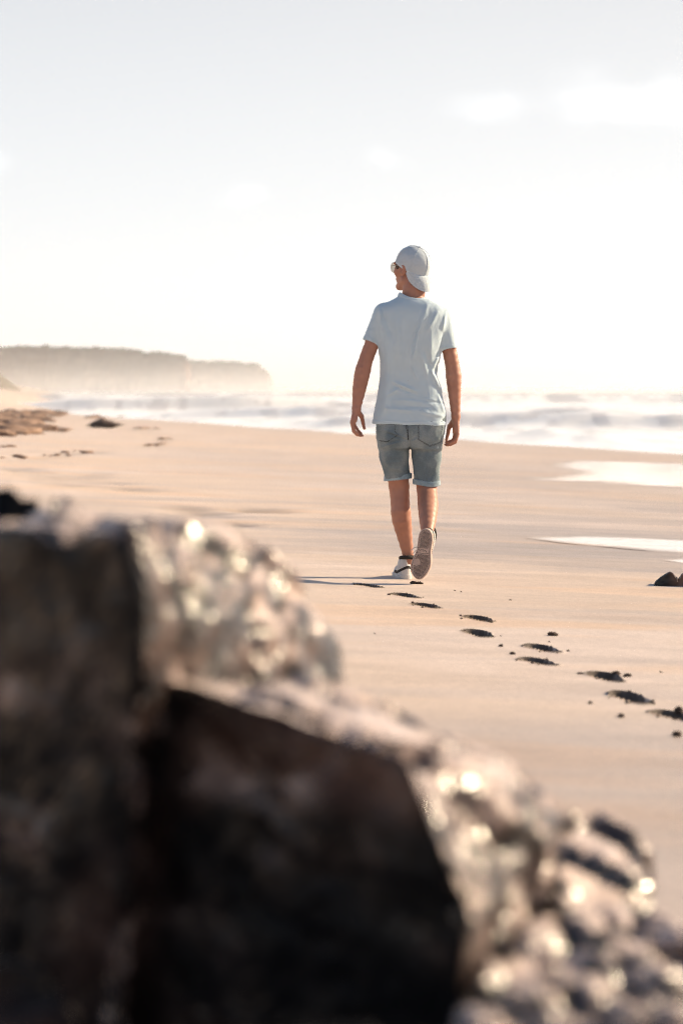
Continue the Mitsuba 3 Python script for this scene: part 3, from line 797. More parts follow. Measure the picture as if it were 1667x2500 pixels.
def hand_L():
    y = -0.045
    K = [([Q(863, 1032, y + 0.034), Q(869, 1044, y + 0.038), Q(876, 1053, y + 0.036), Q(882, 1058, y + 0.034)], [0.0088, 0.0080, 0.0074, 0.0064]),
         ([Q(859.5, 1033, y + 0.013), Q(864, 1051, y + 0.016), Q(874, 1060, y + 0.016), Q(885, 1063.5, y + 0.014)], [0.0094, 0.0083, 0.0076, 0.0064]),
         ([Q(859, 1034, y - 0.008), Q(862.5, 1053, y - 0.007), Q(871, 1061.5, y - 0.005), Q(881, 1064.5, y - 0.005)], [0.0090, 0.0080, 0.0074, 0.0062]),
         ([Q(860, 1032, y - 0.028), Q(862.5, 1047, y - 0.029), Q(868, 1055, y - 0.026), Q(875, 1060, y - 0.024)], [0.0082, 0.0072, 0.0066, 0.0056]),
         ([Q(873, 1004, y + 0.022), Q(883, 1016, y + 0.040), Q(886, 1032, y + 0.046), Q(889, 1046, y + 0.046)], [0.0140, 0.0118, 0.0100, 0.0078])]
    palm = [(Q(870, 1000, y), Q(863, 1031, y + 0.030), 0.017, 0.0125), (Q(870, 1000, y), Q(860, 1031, y + 0.008), 0.018, 0.0135), (Q(869, 1000, y), Q(861, 1031, y - 0.024), 0.017, 0.0115), (Q(868, 1008, y - .01), Q(866, 1026, y - 0.018), 0.012, 0.014),
            (Q(872, 1002, y + 0.01), Q(882, 1017, y + 0.036), 0.015, 0.0125)]
    return K, palm


def hand_R():
    y = 0.0
    K = [([Q(1110, 1058, y + 0.034), Q(1106, 1074, y + 0.040), Q(1097, 1078, y + 0.038), Q(1088, 1080, y + 0.034)], [0.0090, 0.0081, 0.0074, 0.0064]),
         ([Q(1114, 1061, y + 0.012), Q(1109, 1080, y + 0.015), Q(1097, 1084.5, y + 0.014), Q(1086, 1085.5, y + 0.012)], [0.0094, 0.0083, 0.0076, 0.0064]),
         ([Q(1117, 1061, y - 0.010), Q(1111, 1080, y - 0.011), Q(1100, 1085.5, y - 0.009), Q(1089, 1087.5, y - 0.008)], [0.0090, 0.0080, 0.0074, 0.0062]),
         ([Q(1117, 1058, y - 0.030), Q(1113, 1072, y - 0.033), Q(1106, 1079, y - 0.030), Q(1097, 1082, y - 0.027)], [0.0080, 0.0071, 0.0066, 0.0056]),
         ([Q(1107, 1026, y + 0.020), Q(1096, 1041, y + 0.038), Q(1093, 1058, y + 0.044), Q(1089, 1074, y + 0.042)], [0.0140, 0.0118, 0.0100, 0.0078])]
    palm = [(Q(1112, 1018, y), Q(1110, 1056, y + 0.030), 0.017, 0.0125), (Q(1112, 1018, y), Q(1113.5, 1058, y + 0.008), 0.018, 0.0135), (Q(1113, 1018, y), Q(1116, 1057, y - 0.026), 0.017, 0.0115), (Q(1112, 1030, y - .01), Q(1111, 1050, y - 0.018), 0.012, 0.014),
            (Q(1110, 1022, y + 0.01), Q(1097, 1042, y + 0.034), 0.015, 0.0125)]
    return K, palm


HL, HRT = hand_L(), hand_R()

# --- legs: the left one carries him, the right one is pushing off
HIP_L, KN_L, CA_L, SN_L, AN_L = Q(962, 1085, 0.02), P(974, 1190, 13.33), P(978.5, 1255, 13.30), P(988, 1312, 13.33), P(996, 1366, 13.345)
HIP_R, KN_R, CA_R, SN_R, AN_R = Q(1040, 1085, 0.0), P(1041, 1190, 13.30), P(1044, 1228, 13.20), P(1044, 1262, 13.08), P(1043, 1296, 12.98)


def near(p, a, b, r):
    lo, hi = np.minimum(a, b) - r, np.maximum(a, b) + r
    return ((p > lo) & (p < hi)).all(1)


def body_sdf(p):
    d = np.full(len(p), 0.3)
    out = np.full(len(p), 0.3)

    def part(mask, fn, k):
        if mask.any():
            out[mask] = smin(out[mask], fn(p[mask]), k)

    part(near(p, HEAD, HEAD, 0.2), head_sdf, 1e-4)
    part(near(p, NECK_T, NECK_B, 0.16), lambda q: chain(q, [NECK_T, (NECK_T * 0.5 + NECK_B * 0.5), NECK_B], [0.056, 0.057, 0.066], 0.02), 0.022)
    part(p[:, 2] > zrow(1065), lambda q: loft(q, TZ, TXL + 0.022, TXR - 0.022, TRUNK[:, 3] - 0.020, TRUNK[:, 4]) + np.maximum(0, q[:, 2] - zrow(730)) * 2.0, 0.03)
    for S, E, A, W, H in ((SH_L, EL_L, FA_L, WR_L, HL), (SH_R, EL_R, FA_R, WR_R, HRT)):
        mid = S * 0.5 + E * 0.5
        part(near(p, S, W, 0.13), lambda q: limb(q, [S, mid, E * 0.85 + mid * 0.15, E * 0.75 + A * 0.25, A, A * 0.4 + W * 0.6, W], [0.040, 0.0375, 0.0375, 0.0415, 0.0370, 0.0285, 0.0235]), 0.008)
        part(near(p, W, W, 0.2), lambda q: chain(q, [W, H[1][1][0]], [0.0235, 0.0215], 0.01, (1, 0, 0), 1.12), 0.012)

        def hand(q, H=H):
            e = None
            for a, b, ra, rb in H[1]:
                g = cone(q, a, b, ra, rb)
                e = g if e is None else smin(e, g, 0.010)
            for pts, rs in H[0]:
                e = smin(e, chain(q, pts, rs, 0.003), 0.0035)
            return e
        part(near(p, W, W - [0, 0, 0.17], 0.1), hand, 0.012)
    part(near(p, HIP_L, AN_L, 0.16), lambda q: limb(q, [HIP_L, HIP_L * 0.4 + KN_L * 0.6, KN_L, KN_L * 0.55 + CA_L * 0.45, CA_L, SN_L, AN_L, AN_L - [0, 0, 0.06]], [0.066, 0.058, 0.056, 0.0510, 0.0538, 0.0405, 0.0285, 0.032]), 0.03)
    part(near(p, HIP_R, AN_R, 0.16), lambda q: limb(q, [HIP_R, HIP_R * 0.4 + KN_R * 0.6, KN_R, KN_R * 0.5 + CA_R * 0.5, CA_R, SN_R, AN_R], [0.066, 0.058, 0.055, 0.053, 0.0545, 0.047, 0.034]), 0.03)
    return out


m = surface_nets(body_sdf, (Q(838, 0)[0], 12.86, 0.03), (Q(1140, 0)[0], 13.50, HEAD[2] + 0.14), 0.0033)
obj(MAN + '__body', relax(m, 3), 'skin')

# --- t-shirt
SZ = [zrow(r) for r in range(2500)]


def px2(a, b):
    return (Q(a, b)[0], Q(a, b)[2])


def zm1(x, y):
    return px2(800 + x * 0.24235, 580 + y * 0.24235)


FOLDS = [((1010, 640), (900, 1000), 0.010, 0.006), ((955, 700), (840, 1290), 0.008, 0.007), ((905, 860), (815, 1240), 0.008, -0.006), ((1110, 740), (985, 960), 0.010, 0.006), ((1190, 740), (1150, 960), 0.009, 0.006),
         ((1030, 900), (1030, 1280), 0.013, 0.006), ((960, 1100), (1040, 1380), 0.012, -0.006), ((1010, 1290), (1165, 1580), 0.010, 0.009), ((1080, 1330), (1170, 1520), 0.008, -0.006), ((930, 1150), (1000, 1420), 0.012, 0.006), ((835, 1290), (890, 1430), 0.008, 0.006),
         ((650, 1455), (910, 1560), 0.008, 0.007), ((640, 1480), (880, 1580), 0.007, -0.005), ((590, 1590), (720, 1520), 0.007, 0.005), ((620, 1640), (1100, 1640), 0.009, 0.004), ((700, 1690), (1050, 1710), 0.008, -0.004), ((560, 1720), (900, 1750), 0.009, 0.004), ((800, 1620), (1150, 1670), 0.007, -0.004),
         ((580, 900), (620, 1420), 0.020, 0.008), ((620, 1350), (560, 1790), 0.016, 0.010), ((530, 1150), (540, 1500), 0.02, -0.005), ((690, 820), (700, 1200), 0.02, 0.004), ((760, 800), (750, 1250), 0.016, -0.004), ((520, 700), (540, 960), 0.008, 0.006), ((560, 760), (640, 1000), 0.012, -0.004),
         ((1120, 1180), (1050, 1330), 0.008, 0.006), ((1110, 1250), (1060, 1400), 0.007, -0.005), ((900, 1750), (1170, 1800), 0.009, 0.004), ((1100, 1560), (1180, 1780), 0.010, 0.004)]
HEM_L = (Q(887, 827), Q(925, 844))
HEM_R = (Q(1077, 856), Q(1112, 848))
SLV = []
for S, hem, r0, r1 in ((Q(936, 764, 0.015), HEM_L, 0.054, 0.0500), (Q(1078, 770, 0.015), HEM_R, 0.053, 0.0470)):
    c = (hem[0] + hem[1]) / 2 + [0, 0.005, 0]
    ax = (c - S) / np.linalg.norm(c - S)
    SLV.append((S, c, ax, r0, r1))


def shirt_folds(p):
    x, z, back = p[:, 0], p[:, 2], ss(YT + 0.05, YT - 0.04, p[:, 1])
    g = 0.0
    for a, b, w, amp in FOLDS:
        g = g + ridge(x, z, zm1(*a), zm1(*b), w * 1.2, amp * 1.1)
    g = g + 0.010 * (meshkit.fbm(np.column_stack([x * 11, p[:, 1] * 9, z * 4.5]), 3, 3) - 0.5)
    g = g + 0.006 * (meshkit.fbm(np.column_stack([x * 14 + z * 6, p[:, 1] * 12, z * 16]), 3, 6) - 0.5) * ss(zrow(950), zrow(1000), z)
    return g * (0.35 + 0.65 * back)


def shirt_outer(p):
    d = loft(p, TZ, TXL, TXR, TRUNK[:, 3] + 0.002, TRUNK[:, 4])
    for S, c, ax, r0, r1 in SLV:
        m = near(p, S, c, 0.12)
        if m.any():
            e = cone(p[m], S, c + ax * 0.03, r0, r1, (1, 0.0, 0.25), 1.06)
            e = np.maximum(e, (p[m] - c) @ ax)
            d[m] = smin(d[m], e, 0.022)
    return d


HEM_Z = (Q(910, 1034)[2], Q(1087, 1038.5)[2])


def hem_z(x):
    return HEM_Z[0] + (HEM_Z[1] - HEM_Z[0]) * (x - Q(910, 0)[0]) / (Q(1087, 0)[0] - Q(910, 0)[0]) - 0.002 * np.sin(x * 40)


NKC = Q(1008, 733, 0.004)


def neck_z(p):
    """Height of the neckline round the neck, and how far inside its oval a point lies."""
    u, v = (p[:, 0] - NKC[0]) / 0.078, (p[:, 1] - NKC[1]) / 0.072
    k = np.hypot(u, v)
    return NKC[2] + 0.020 * np.square(u) - 0.012 * u - 0.035 * np.maximum(v, 0), 1 - k


def shirt_sdf(p):
    d = shirt_outer(p) - shirt_folds(p)
    hz = hem_z(p[:, 0])
    band = (p[:, 2] < hz + 0.020)
    d = d - 0.0022 * ss(hz + 0.0215, hz + 0.0190, p[:, 2])
    inner = loft(p, TZ, TXL, TXR, TRUNK[:, 3], TRUNK[:, 4]) + 0.006
    d = np.where(p[:, 2] < hz + 0.06, np.maximum(d, -inner), d)
    d = np.maximum(d, hz - p[:, 2])
    for S, c, ax, r0, r1 in SLV:
        t = (p - c) @ ax
        m = near(p, c, c, 0.09)
        if m.any():
            pm, tm = p[m], t[m]
            radial = np.linalg.norm(pm - c - np.outer(tm, ax), axis=1)
            arm = radial < r1 + 0.02
            dd = d[m] - np.where(arm, 0.0018 * ss(-0.018, -0.0155, tm), 0)
            dd = np.where(arm & (tm > -0.022), np.maximum(dd, r1 - 0.0055 - radial), dd)
            d[m] = dd
    z_neck, inside = neck_z(p)
    d = np.maximum(d, p[:, 2] - z_neck)
    return np.maximum(d, np.where(p[:, 2] > z_neck - 0.06, inside * 0.06, -1))


m = surface_nets(shirt_sdf, (Q(878, 0)[0], 13.06, zrow(1046)), (Q(1120, 0)[0], 13.45, zrow(712)), 0.0030)
obj(MAN + '__shirt', relax(m, 2), 'cotton')
# the ribbed band round the neck
ring, sec = np.linspace(0, 2 * np.pi, 65)[:-1], np.linspace(0, 2 * np.pi, 13)[:-1]
vv = []
for a in ring:
    for b in sec:
        k = 1.0 + 0.045 * math.cos(b) - 0.07 * math.sin(b)
        x, y = 0.078 * k * math.cos(a), 0.072 * k * math.sin(a)
        zn = neck_z(np.array([[NKC[0] + 0.078 * math.cos(a), NKC[1] + 0.072 * math.sin(a), 0]]))[0][0]
        vv.append((NKC[0] + x, NKC[1] + y, zn + 0.0105 * math.sin(b) + 0.001))
vv = np.array(vv)
i, j = np.meshgrid(np.arange(64), np.arange(12), indexing='ij')
q = np.stack([i * 12 + j, ((i + 1) % 64) * 12 + j, ((i + 1) % 64) * 12 + (j + 1) % 12, i * 12 + (j + 1) % 12], -1).reshape(-1, 4)
obj(MAN + '__shirt__neckband', (vv, q), 'cotton')

# --- denim shorts
PEL = np.array([(985, 918, 1084, 0.100, 0.0), (1010, 915, 1088, 0.112, -0.006), (1040, 917, 1086, 0.118, -0.010), (1065, 920, 1082, 0.116, -0.008), (1088, 924, 1078, 0.104, 0.0), (1100, 930, 1072, 0.09, 0.005)], float)
PZ = np.array([zrow(r) for r in PEL[:, 0]])
PXL = np.array([Q(a, b)[0] for b, a in PEL[:, :2]])
PXR = np.array([Q(a, b)[0] for b, a in PEL[:, [0, 2]]])
THI = [(Q(959, 1070, 0.0), Q(961, 1110, 0.02), P(971, 1172, 13.315), 0.0815, 0.0775, 0.0675), (Q(1041, 1070, 0.0), Q(1041, 1115, 0.015), P(1041, 1180, 13.29), 0.0815, 0.0775, 0.0670)]
CUT = [((Q(940, 1175.5), Q(1002, 1169))), ((Q(1012, 1183), Q(1072, 1186)))]


def shorts_outer(p):
    d = loft(p, PZ, PXL, PXR, PEL[:, 3], PEL[:, 4], 2.4)
    d = np.maximum(d, zrow(1094) - p[:, 2])
    legs = None
    for a, b, c, ra, rb, rc in THI:
        e = chain(p, [a, b, c, c + (c - b) * 0.3], [ra, rb, rc, rc], 0.02)
        legs = e if legs is None else np.minimum(legs, e)
    d = smin(d, legs, 0.022)
    x, z = p[:, 0], p[:, 2]
    c = Q(1000, 0)[0]
    d = d + 0.010 * np.exp(-((x - c) / 0.010) ** 2) * ss(zrow(1030), zrow(1080), z) * (p[:, 1] < YT)      # the seat's cleft
    return d


def zm5(x, y):
    return px2(900 + x * 0.13393, 1020 + y * 0.13393)


DF = [((250, 210), (700, 380), 0.007, 0.005), ((300, 260), (690, 400), 0.007, -0.006), ((250, 520), (640, 400), 0.008, 0.005), ((270, 470), (680, 380), 0.007, -0.004), ((760, 400), (880, 310), 0.007, -0.005), ((880, 570), (1320, 560), 0.010, 0.004), ((300, 770), (560, 760), 0.008, -0.004),
      ((340, 900), (640, 950), 0.009, 0.004), ((830, 900), (900, 1080), 0.010, 0.004), ((1270, 780), (1190, 980), 0.010, 0.005), ((1190, 980), (1100, 1120), 0.010, -0.004), ((300, 860), (330, 1040), 0.008, -0.004), ((640, 600), (720, 700), 0.012, 0.004), ((900, 700), (1200, 660), 0.012, 0.003), ((400, 980), (640, 1010), 0.008, -0.003)]


def shorts_sdf(p):
    x, z = p[:, 0], p[:, 2]
    g = 0.0
    for a, b, w, amp in DF:
        g = g + ridge(x, z, zm5(*a), zm5(*b), w, amp)
    g = g + 0.007 * (meshkit.fbm(np.column_stack([x * 16, p[:, 1] * 16, z * 20]), 3, 9) - 0.5)
    d = shorts_outer(p) - g
    for (a, b, c, ra, rb, rc), (h0, h1) in zip(THI, CUT):
        m = (np.abs(x - c[0]) < 0.079) & (z < zrow(1125))
        if m.any():
            hz = h0[2] + (h1[2] - h0[2]) * (x[m] - h0[0]) / (h1[0] - h0[0]) + 0.012
            r = np.hypot(x[m] - c[0], p[m, 1] - c[1])
            dd = np.maximum(d[m], hz - z[m])
            d[m] = np.where(z[m] < hz + 0.03, np.maximum(dd, rc - 0.007 - r), dd)
    return d


m = surface_nets(shorts_sdf, (Q(908, 0)[0], 13.08, zrow(1196)), (Q(1096, 0)[0], 13.42, zrow(985)), 0.0030)
obj(MAN + '__shorts', relax(m, 2), 'denim')


def cuff_sdf(k):
    (a, b, c, ra, rb, rc), (h0, h1) = THI[k], CUT[k]

    def f(p):
        x, y, z = p.T
        hz = h0[2] + (h1[2] - h0[2]) * (x - h0[0]) / (h1[0] - h0[0])
        if k:
            hz = hz - 0.010 * ss(-0.2, 1, (x - h0[0]) / (h1[0] - h0[0])) * np.maximum(0, 1 - np.square((x - c[0]) / 0.07)) * 1.2
        r = np.hypot(x - c[0], (y - c[1]))
        r = r + 0.0025 * (meshkit.fbm(p * 22, 2, 12 + k) - 0.5) * 2
        body = np.abs(r - (rc + 0.0042)) - 0.0056
        zz = np.abs(z - hz - 0.0145) - 0.0145
        return np.hypot(np.maximum(body + 0.003, 0), np.maximum(zz + 0.003, 0)) + np.minimum(np.maximum(body + 0.003, zz + 0.003), 0) - 0.003
    return f


for k in (0, 1):
    c = THI[k][2]
    m = surface_nets(cuff_sdf(k), c + [-0.09, -0.09, -0.075], c + [0.09, 0.09, 0.06], 0.0022)
    obj(MAN + '__shorts__cuff', relax(m, 2), 'denim_cuff')


def on_shorts(a, b, off):
    """The point of the back of the shorts seen at zoom coordinates a, b."""
    x, z = zm5(a, b)
    y = np.linspace(13.05, 13.35, 400)
    d = shorts_sdf(np.column_stack([y * 0 + x, y, y * 0 + z]))
    hit = np.nonzero(d < off)[0]
    return np.array([x, y[hit[0]] if len(hit) else np.nan, z])


def in_poly(x, z, poly):
    from shapely.geometry import Polygon
    from shapely import contains_xy
    return contains_xy(Polygon([zm5(*q) for q in poly]), x, z)


POCK = [[(166, 60), (470, 60), (520, 305), (325, 450), (178, 425)], [(872, 60), (1335, 60), (1308, 455), (1100, 533), (880, 400)]]
for poly in POCK:
    xz = np.array([zm5(*q) for q in poly])

    def pocket(p, poly=poly):
        d = np.abs(shorts_sdf(p) - 0.0006) - 0.0016
        return np.where(in_poly(p[:, 0], p[:, 2], poly) & (p[:, 1] < YT - 0.01), d, 0.004)
    m = surface_nets(pocket, (xz[:, 0].min() - 0.006, 13.09, xz[:, 1].min() - 0.006), (xz[:, 0].max() + 0.006, YT, xz[:, 1].max()), 0.0022, slack=3.0)
    obj(MAN + '__shorts__pocket', relax(m, 1), 'denim')


def stitch(path, n=14):
    pts = []
    for a, b in zip(path[:-1], path[1:]):
        for t in np.linspace(0, 1, n):
            pts.append(on_shorts(a[0] + (b[0] - a[0]) * t, a[1] + (b[1] - a[1]) * t, 0.0028))
    pts = np.array([q for q in pts if np.isfinite(q).all()])
    return tube(pts, 0.0011, 5)


seams = []
for path in ([(470, 130), (464, 240), (520, 300), (325, 436), (186, 416)], [(500, 320), (325, 425), (196, 405)], [(880, 130), (888, 388), (1100, 518), (1300, 445), (1325, 130)], [(896, 130), (902, 380), (1100, 500), (1290, 434)], [(660, 120), (690, 250), (705, 400)], [(690, 120), (705, 250), (715, 390)]):
    seams.append(stitch(path))
for sm in (trimesh.util.concatenate(seams[:2]), trimesh.util.concatenate(seams[2:4]), trimesh.util.concatenate(seams[4:])):
    obj(MAN + '__shorts__seam', sm, 'stitch')

# --- hair, cap, sunglasses


def hair_sdf(p):
    q = head_local(p)
    s = np.column_stack([np.abs(q[:, 0]), q[:, 1], q[:, 2]])
    d = ell(q, np.array([0, -0.014, 0.026]), np.array([0.0800, 0.099, 0.092]))
    front = s[:, 1] - (0.060 + 0.25 * np.maximum(s[:, 2] - 0.02, 0))
    low = -(s[:, 2] - (-0.012 + 0.55 * np.maximum(-s[:, 1] - 0.03, 0) * -1))
    side = np.where(s[:, 1] > -0.03, -(s[:, 2] + 0.014 * ss(0.058, 0.02, s[:, 1]) - 0.012), -(s[:, 2] + 0.040))
    d = np.maximum(np.maximum(d, front), side)
    temple = ell(s, np.array([0.0625, 0.040, 0.016]), np.array([0.011, 0.020, 0.026]))
    return np.minimum(d, temple)


m = surface_nets(hair_sdf, HEAD - 0.14, HEAD + [0.14, 0.14, 0.15], 0.0035)
obj(MAN + '__hair', relax(m, 3), 'hair')

# the cap sits backwards and low on the nape: its own frame has y towards the peak
CAPC = head_world([0, -0.014, 0.036])
ct = math.radians(24)
cy_ = -fw2 * math.cos(ct) - up2 * math.sin(ct)
cx_ = -rt
cz_ = np.cross(cx_, cy_)
CR = np.stack([cx_, cy_, cz_], 0)
A, Bc, Cc = 0.0865, 0.1050, 0.0900
phi, tt = np.linspace(0, 2 * np.pi, 145)[:-1], np.linspace(0, 1, 40)


def crown(ph, t, off=0.0):
    """t = 0 at the button, 1 at the rim."""
    lat = t * math.radians(97)
    prof = math.sin(lat) if lat < math.pi / 2 else 1.0 + 0.0 * lat
    seam = min(abs(((ph + math.pi / 6) % (math.pi / 3)) - 0.0), abs(((ph + math.pi / 6) % (math.pi / 3)) - math.pi / 3))
    g = 0.0022 * math.exp(-(seam * max(prof, 0.05) * 0.095 / 0.0035) ** 2)
    w = 0.0030 * (meshkit.fbm(np.array([math.cos(ph) * 2.2 * prof + 3, math.sin(ph) * 2.2 * prof, t * 2.5]), 3, 4) - 0.5) * 2
    z = Cc * math.cos(lat) if lat < math.pi / 2 else -0.09 * (lat - math.pi / 2)
    z = z * (1 - 0.10 * prof ** 4) - (0.022 * ss(0.80, 1.0, t))
    return np.array([(A + off + g + w) * prof * math.cos(ph), (Bc + off + g + w) * prof * math.sin(ph), z + off + 0.7 * w])


outer = np.array([[crown(a, t) for a in phi] for t in tt])
inner = np.array([[crown(a, t, -0.004) for a in phi] for t in tt[::-1]])
rows = np.vstack([outer, inner])
nr, nc = rows.shape[:2]
i, j = np.meshgrid(np.arange(nr - 1), np.arange(nc), indexing='ij')
q = np.stack([i * nc + j, (i + 1) * nc + j, (i + 1) * nc + (j + 1) % nc, i * nc + (j + 1) % nc], -1).reshape(-1, 4)
obj(MAN + '__cap', (CAPC + rows.reshape(-1, 3) @ CR, q), 'cap_cloth')
seam = []
for k in range(6):
    ph = k * math.pi / 3 + math.pi / 6
    seam.append(tube(np.array([crown(ph, t, 0.0012) for t in np.linspace(0.02, 0.97, 18)]), 0.0012, 5))
for sm in seam:
    sm.vertices = CAPC + np.array(sm.vertices) @ CR
    obj(MAN + '__cap__panel_seam', sm, 'cap_cloth')

b = trimesh.creation.icosphere(2, 1.0)
b.vertices = CAPC + (np.array(b.vertices) * [0.0075, 0.0075, 0.0048] + [0, 0, Cc + 0.003]) @ CR
obj(MAN + '__cap__button', b, 'cap_cloth')
# the peak: a curved plate that starts on the rim and droops over the nape
us, ws = np.linspace(-1, 1, 41), np.linspace(0, 1, 22)
top = []
for w_ in ws:
    for u in us:
        ph = math.pi / 2 - u * math.radians(66)
        base = crown(ph, 0.985, 0.001)
        reach = 0.088 * (1 - abs(u) ** 2.6) ** 0.55 if abs(u) < 1 else 0
        x = base[0] * (1 - 0.06 * w_)
        droop = 0.50
        y = base[1] + reach * w_ * math.cos(droop + 0.35 * w_)
        z = base[2] - reach * w_ * math.sin(droop + 0.35 * w_) - 0.020 * w_ * u * u
        top.append((x, y, z))
top = np.array(top)
nrm = np.array([0, math.sin(0.65), math.cos(0.65)])
pts = np.vstack([top, top - nrm * 0.0042])
nu, nw = len(us), len(ws)
i, j = np.meshgrid(np.arange(nw - 1), np.arange(nu - 1), indexing='ij')
q = np.stack([i * nu + j, (i + 1) * nu + j, (i + 1) * nu + j + 1, i * nu + j + 1], -1).reshape(-1, 4)
N = nu * nw
edge = [k * nu for k in range(nw)] + [(nw - 1) * nu + k for k in range(1, nu)] + [k * nu + nu - 1 for k in range(nw - 2, -1, -1)]
e = np.array([[a, b_, b_ + N, a + N] for a, b_ in zip(edge[:-1], edge[1:])])
obj(MAN + '__cap__peak', (CAPC + pts @ CR, np.vstack([q, q[:, ::-1] + N, e])), 'cap_cloth', smooth=50)
st = []
for k in (0.35, 0.6, 0.82):
    row = top.reshape(nw, nu, 3)[int(k * (nw - 1))]
    st = tube(row[2:-2:2] + nrm * 0.0003, 0.0008, 4)
    st.vertices = CAPC + np.array(st.vertices) @ CR
    obj(MAN + '__cap__peak_stitching', st, 'cap_cloth')

ang = np.linspace(0, 2 * np.pi, 41)
for s in (-1, 1):
    c = np.array([s * 0.034, 0.104, 0.004])
    nrm = np.array([s * 0.22, 1, -0.06]); nrm /= np.linalg.norm(nrm)
    ea = np.cross(nrm, [0, 0, 1]); ea /= np.linalg.norm(ea); eb = np.cross(ea, nrm)
    rim = np.array([c + 0.0265 * (math.cos(a) * ea + math.sin(a) * eb * 1.0) - nrm * 0.0 for a in ang])
    disc = np.vstack([[c + nrm * 0.003], rim[:-1]])
    ff = np.array([[0, k + 1, (k + 1) % 40 + 1] for k in range(40)])
    obj(MAN + '__sunglasses__lens', (head_world(disc), ff), 'lens')
frame = []
for s in (-1, 1):
    c = np.array([s * 0.034, 0.104, 0.004])
    nrm = np.array([s * 0.22, 1, -0.06]); nrm /= np.linalg.norm(nrm)
    ea = np.cross(nrm, [0, 0, 1]); ea /= np.linalg.norm(ea); eb = np.cross(ea, nrm)
    frame.append(tube([c + 0.0268 * (math.cos(a) * ea + math.sin(a) * eb) for a in ang], 0.0011, 6))
    frame.append(tube([c + 0.027 * s * np.array([1, 0, 0]) * 0.9 + [0, -0.006, 0.008], [s * 0.077, 0.06, 0.014], [s * 0.081, 0.0, 0.016], [s * 0.079, -0.022, 0.004]], 0.0012, 6))
frame.append(tube([[-0.009, 0.108, 0.010], [0, 0.112, 0.012], [0.009, 0.108, 0.010]], 0.0011, 6))
fr = trimesh.util.concatenate(frame)
fr.vertices = head_world(fr.vertices)
obj(MAN + '__sunglasses__frame', fr, 'metal')

# --- shoes. Sole outline of the right shoe from below: (zoom x, zoom y) with the heel up
SOLE = np.array([(905, 208), (1010, 225), (1095, 300), (1138, 420), (1145, 600), (1120, 800), (1116, 950), (1134, 1100), (1142, 1250), (1112, 1390), (1050, 1525), (955, 1655), (865, 1735), (780, 1750), (690, 1718), (610, 1640), (552, 1530), (530, 1400), (535, 1270), (570, 1130), (640, 980), (688, 850), (692, 650), (705, 480), (733, 350), (795, 255)], float)
MPX = 0.08291 / (F / 12.90)
SO = np.column_stack([(SOLE[:, 1] - 208) * MPX, (SOLE[:, 0] - 850) * MPX])          # u heel to toe, v to his right
from shapely.geometry import Polygon
from shapely import contains_xy, Point, points, distance
LEN = SO[:, 0].max()


def smooth_poly(pts, n=6):
    p = np.array(pts)
    for _ in range(n and 3):
        p = np.vstack([[0.75 * a + 0.25 * b, 0.25 * a + 0.75 * b] for a, b in zip(p, np.roll(p, -1, 0))]).reshape(-1, 2)
    return p


OUT = smooth_poly(SO)
OPOLY = Polygon(OUT)


def poly_sd(u, v, poly):
    pt = points(u, v)
    return np.where(contains_xy(poly, u, v), -1, 1) * distance(pt, poly.exterior)


class Shoe:
    """A shoe in its own frame: u towards the toe, v to the side (mirrored for the left), w up from the ground."""

    def __init__(self, origin, eu, ew, mirror):
        self.o = np.asarray(origin, float)
        eu = np.asarray(eu, float) / np.linalg.norm(eu)
        ew = np.asarray(ew, float)
        ew = ew - eu * (ew @ eu)
        ew /= np.linalg.norm(ew)
        ev = np.cross(eu, ew)          # to his right
        self.R = np.stack([eu, ev * (-1 if mirror else 1), ew], 0)
        self.mirror = mirror

    def world(self, q):
        return self.o + np.asarray(q) @ self.R

    def put(self, key, mesh, bsdf, **kw):
        v, f = np.asarray(mesh[0]), np.asarray(mesh[1])
        if np.linalg.det(self.R) < 0:
            f = f[:, ::-1]
        return obj(key, (self.world(v), f), bsdf, **kw)


def upper_sdf(p):
    u, v, w = p.T
    sd = poly_sd(u, v, OPOLY)
    H = np.interp(u, [-0.01, 0.02, 0.05, 0.085, 0.12, 0.16, 0.20, 0.25, 0.29], [0.112, 0.120, 0.123, 0.118, 0.098, 0.078, 0.064, 0.052, 0.036])
    t = np.clip((w - 0.02) / np.maximum(H - 0.02, 1e-3), 0, 1)
    shrink = 0.004 + 0.016 * t ** 1.5 * ss(0.10, 0.16, u) + 0.003 * t * ss(0.12, 0.02, u) + 0.020 * np.clip(t - 0.55, 0, 1) * ss(0.20, 0.12, u)
    side = sd + shrink
    d = np.maximum(side, w - H)
    k = 0.012
    d = -smin(-side, -(w - H), k)
    d = np.maximum(d, 0.018 - w)
    hole = np.hypot((u - 0.055) / 0.040, (v + 0.005 - 0.004) / 0.028) - 1
    return np.maximum(d, -np.maximum(hole * 0.03, 0.085 - w))


def sole_sdf(p):
    u, v, w = p.T
    sd = poly_sd(u, v, OPOLY)
    top = 0.030 + 0.004 * ss(0.22, 0.28, u)
    h = np.abs(w - top / 2) - top / 2
    r = 0.004
    return np.hypot(np.maximum(sd + r, 0), np.maximum(h + r, 0)) + np.minimum(np.maximum(sd, h) + r, 0) - r


UP = relax(surface_nets(upper_sdf, (-0.012, -0.075, 0.010), (LEN + 0.012, 0.085, 0.135), 0.0032), 2)
SL = surface_nets(sole_sdf, (-0.012, -0.075, -0.006), (LEN + 0.012, 0.085, 0.042), 0.0026)
ca = np.linspace(0, 2 * np.pi, 41)
COL = tube([(0.052 + 0.050 * math.cos(a), 0.0005 + 0.0335 * math.sin(a), 0.121 - 0.006 * math.cos(a)) for a in ca], 0.0105, 10)


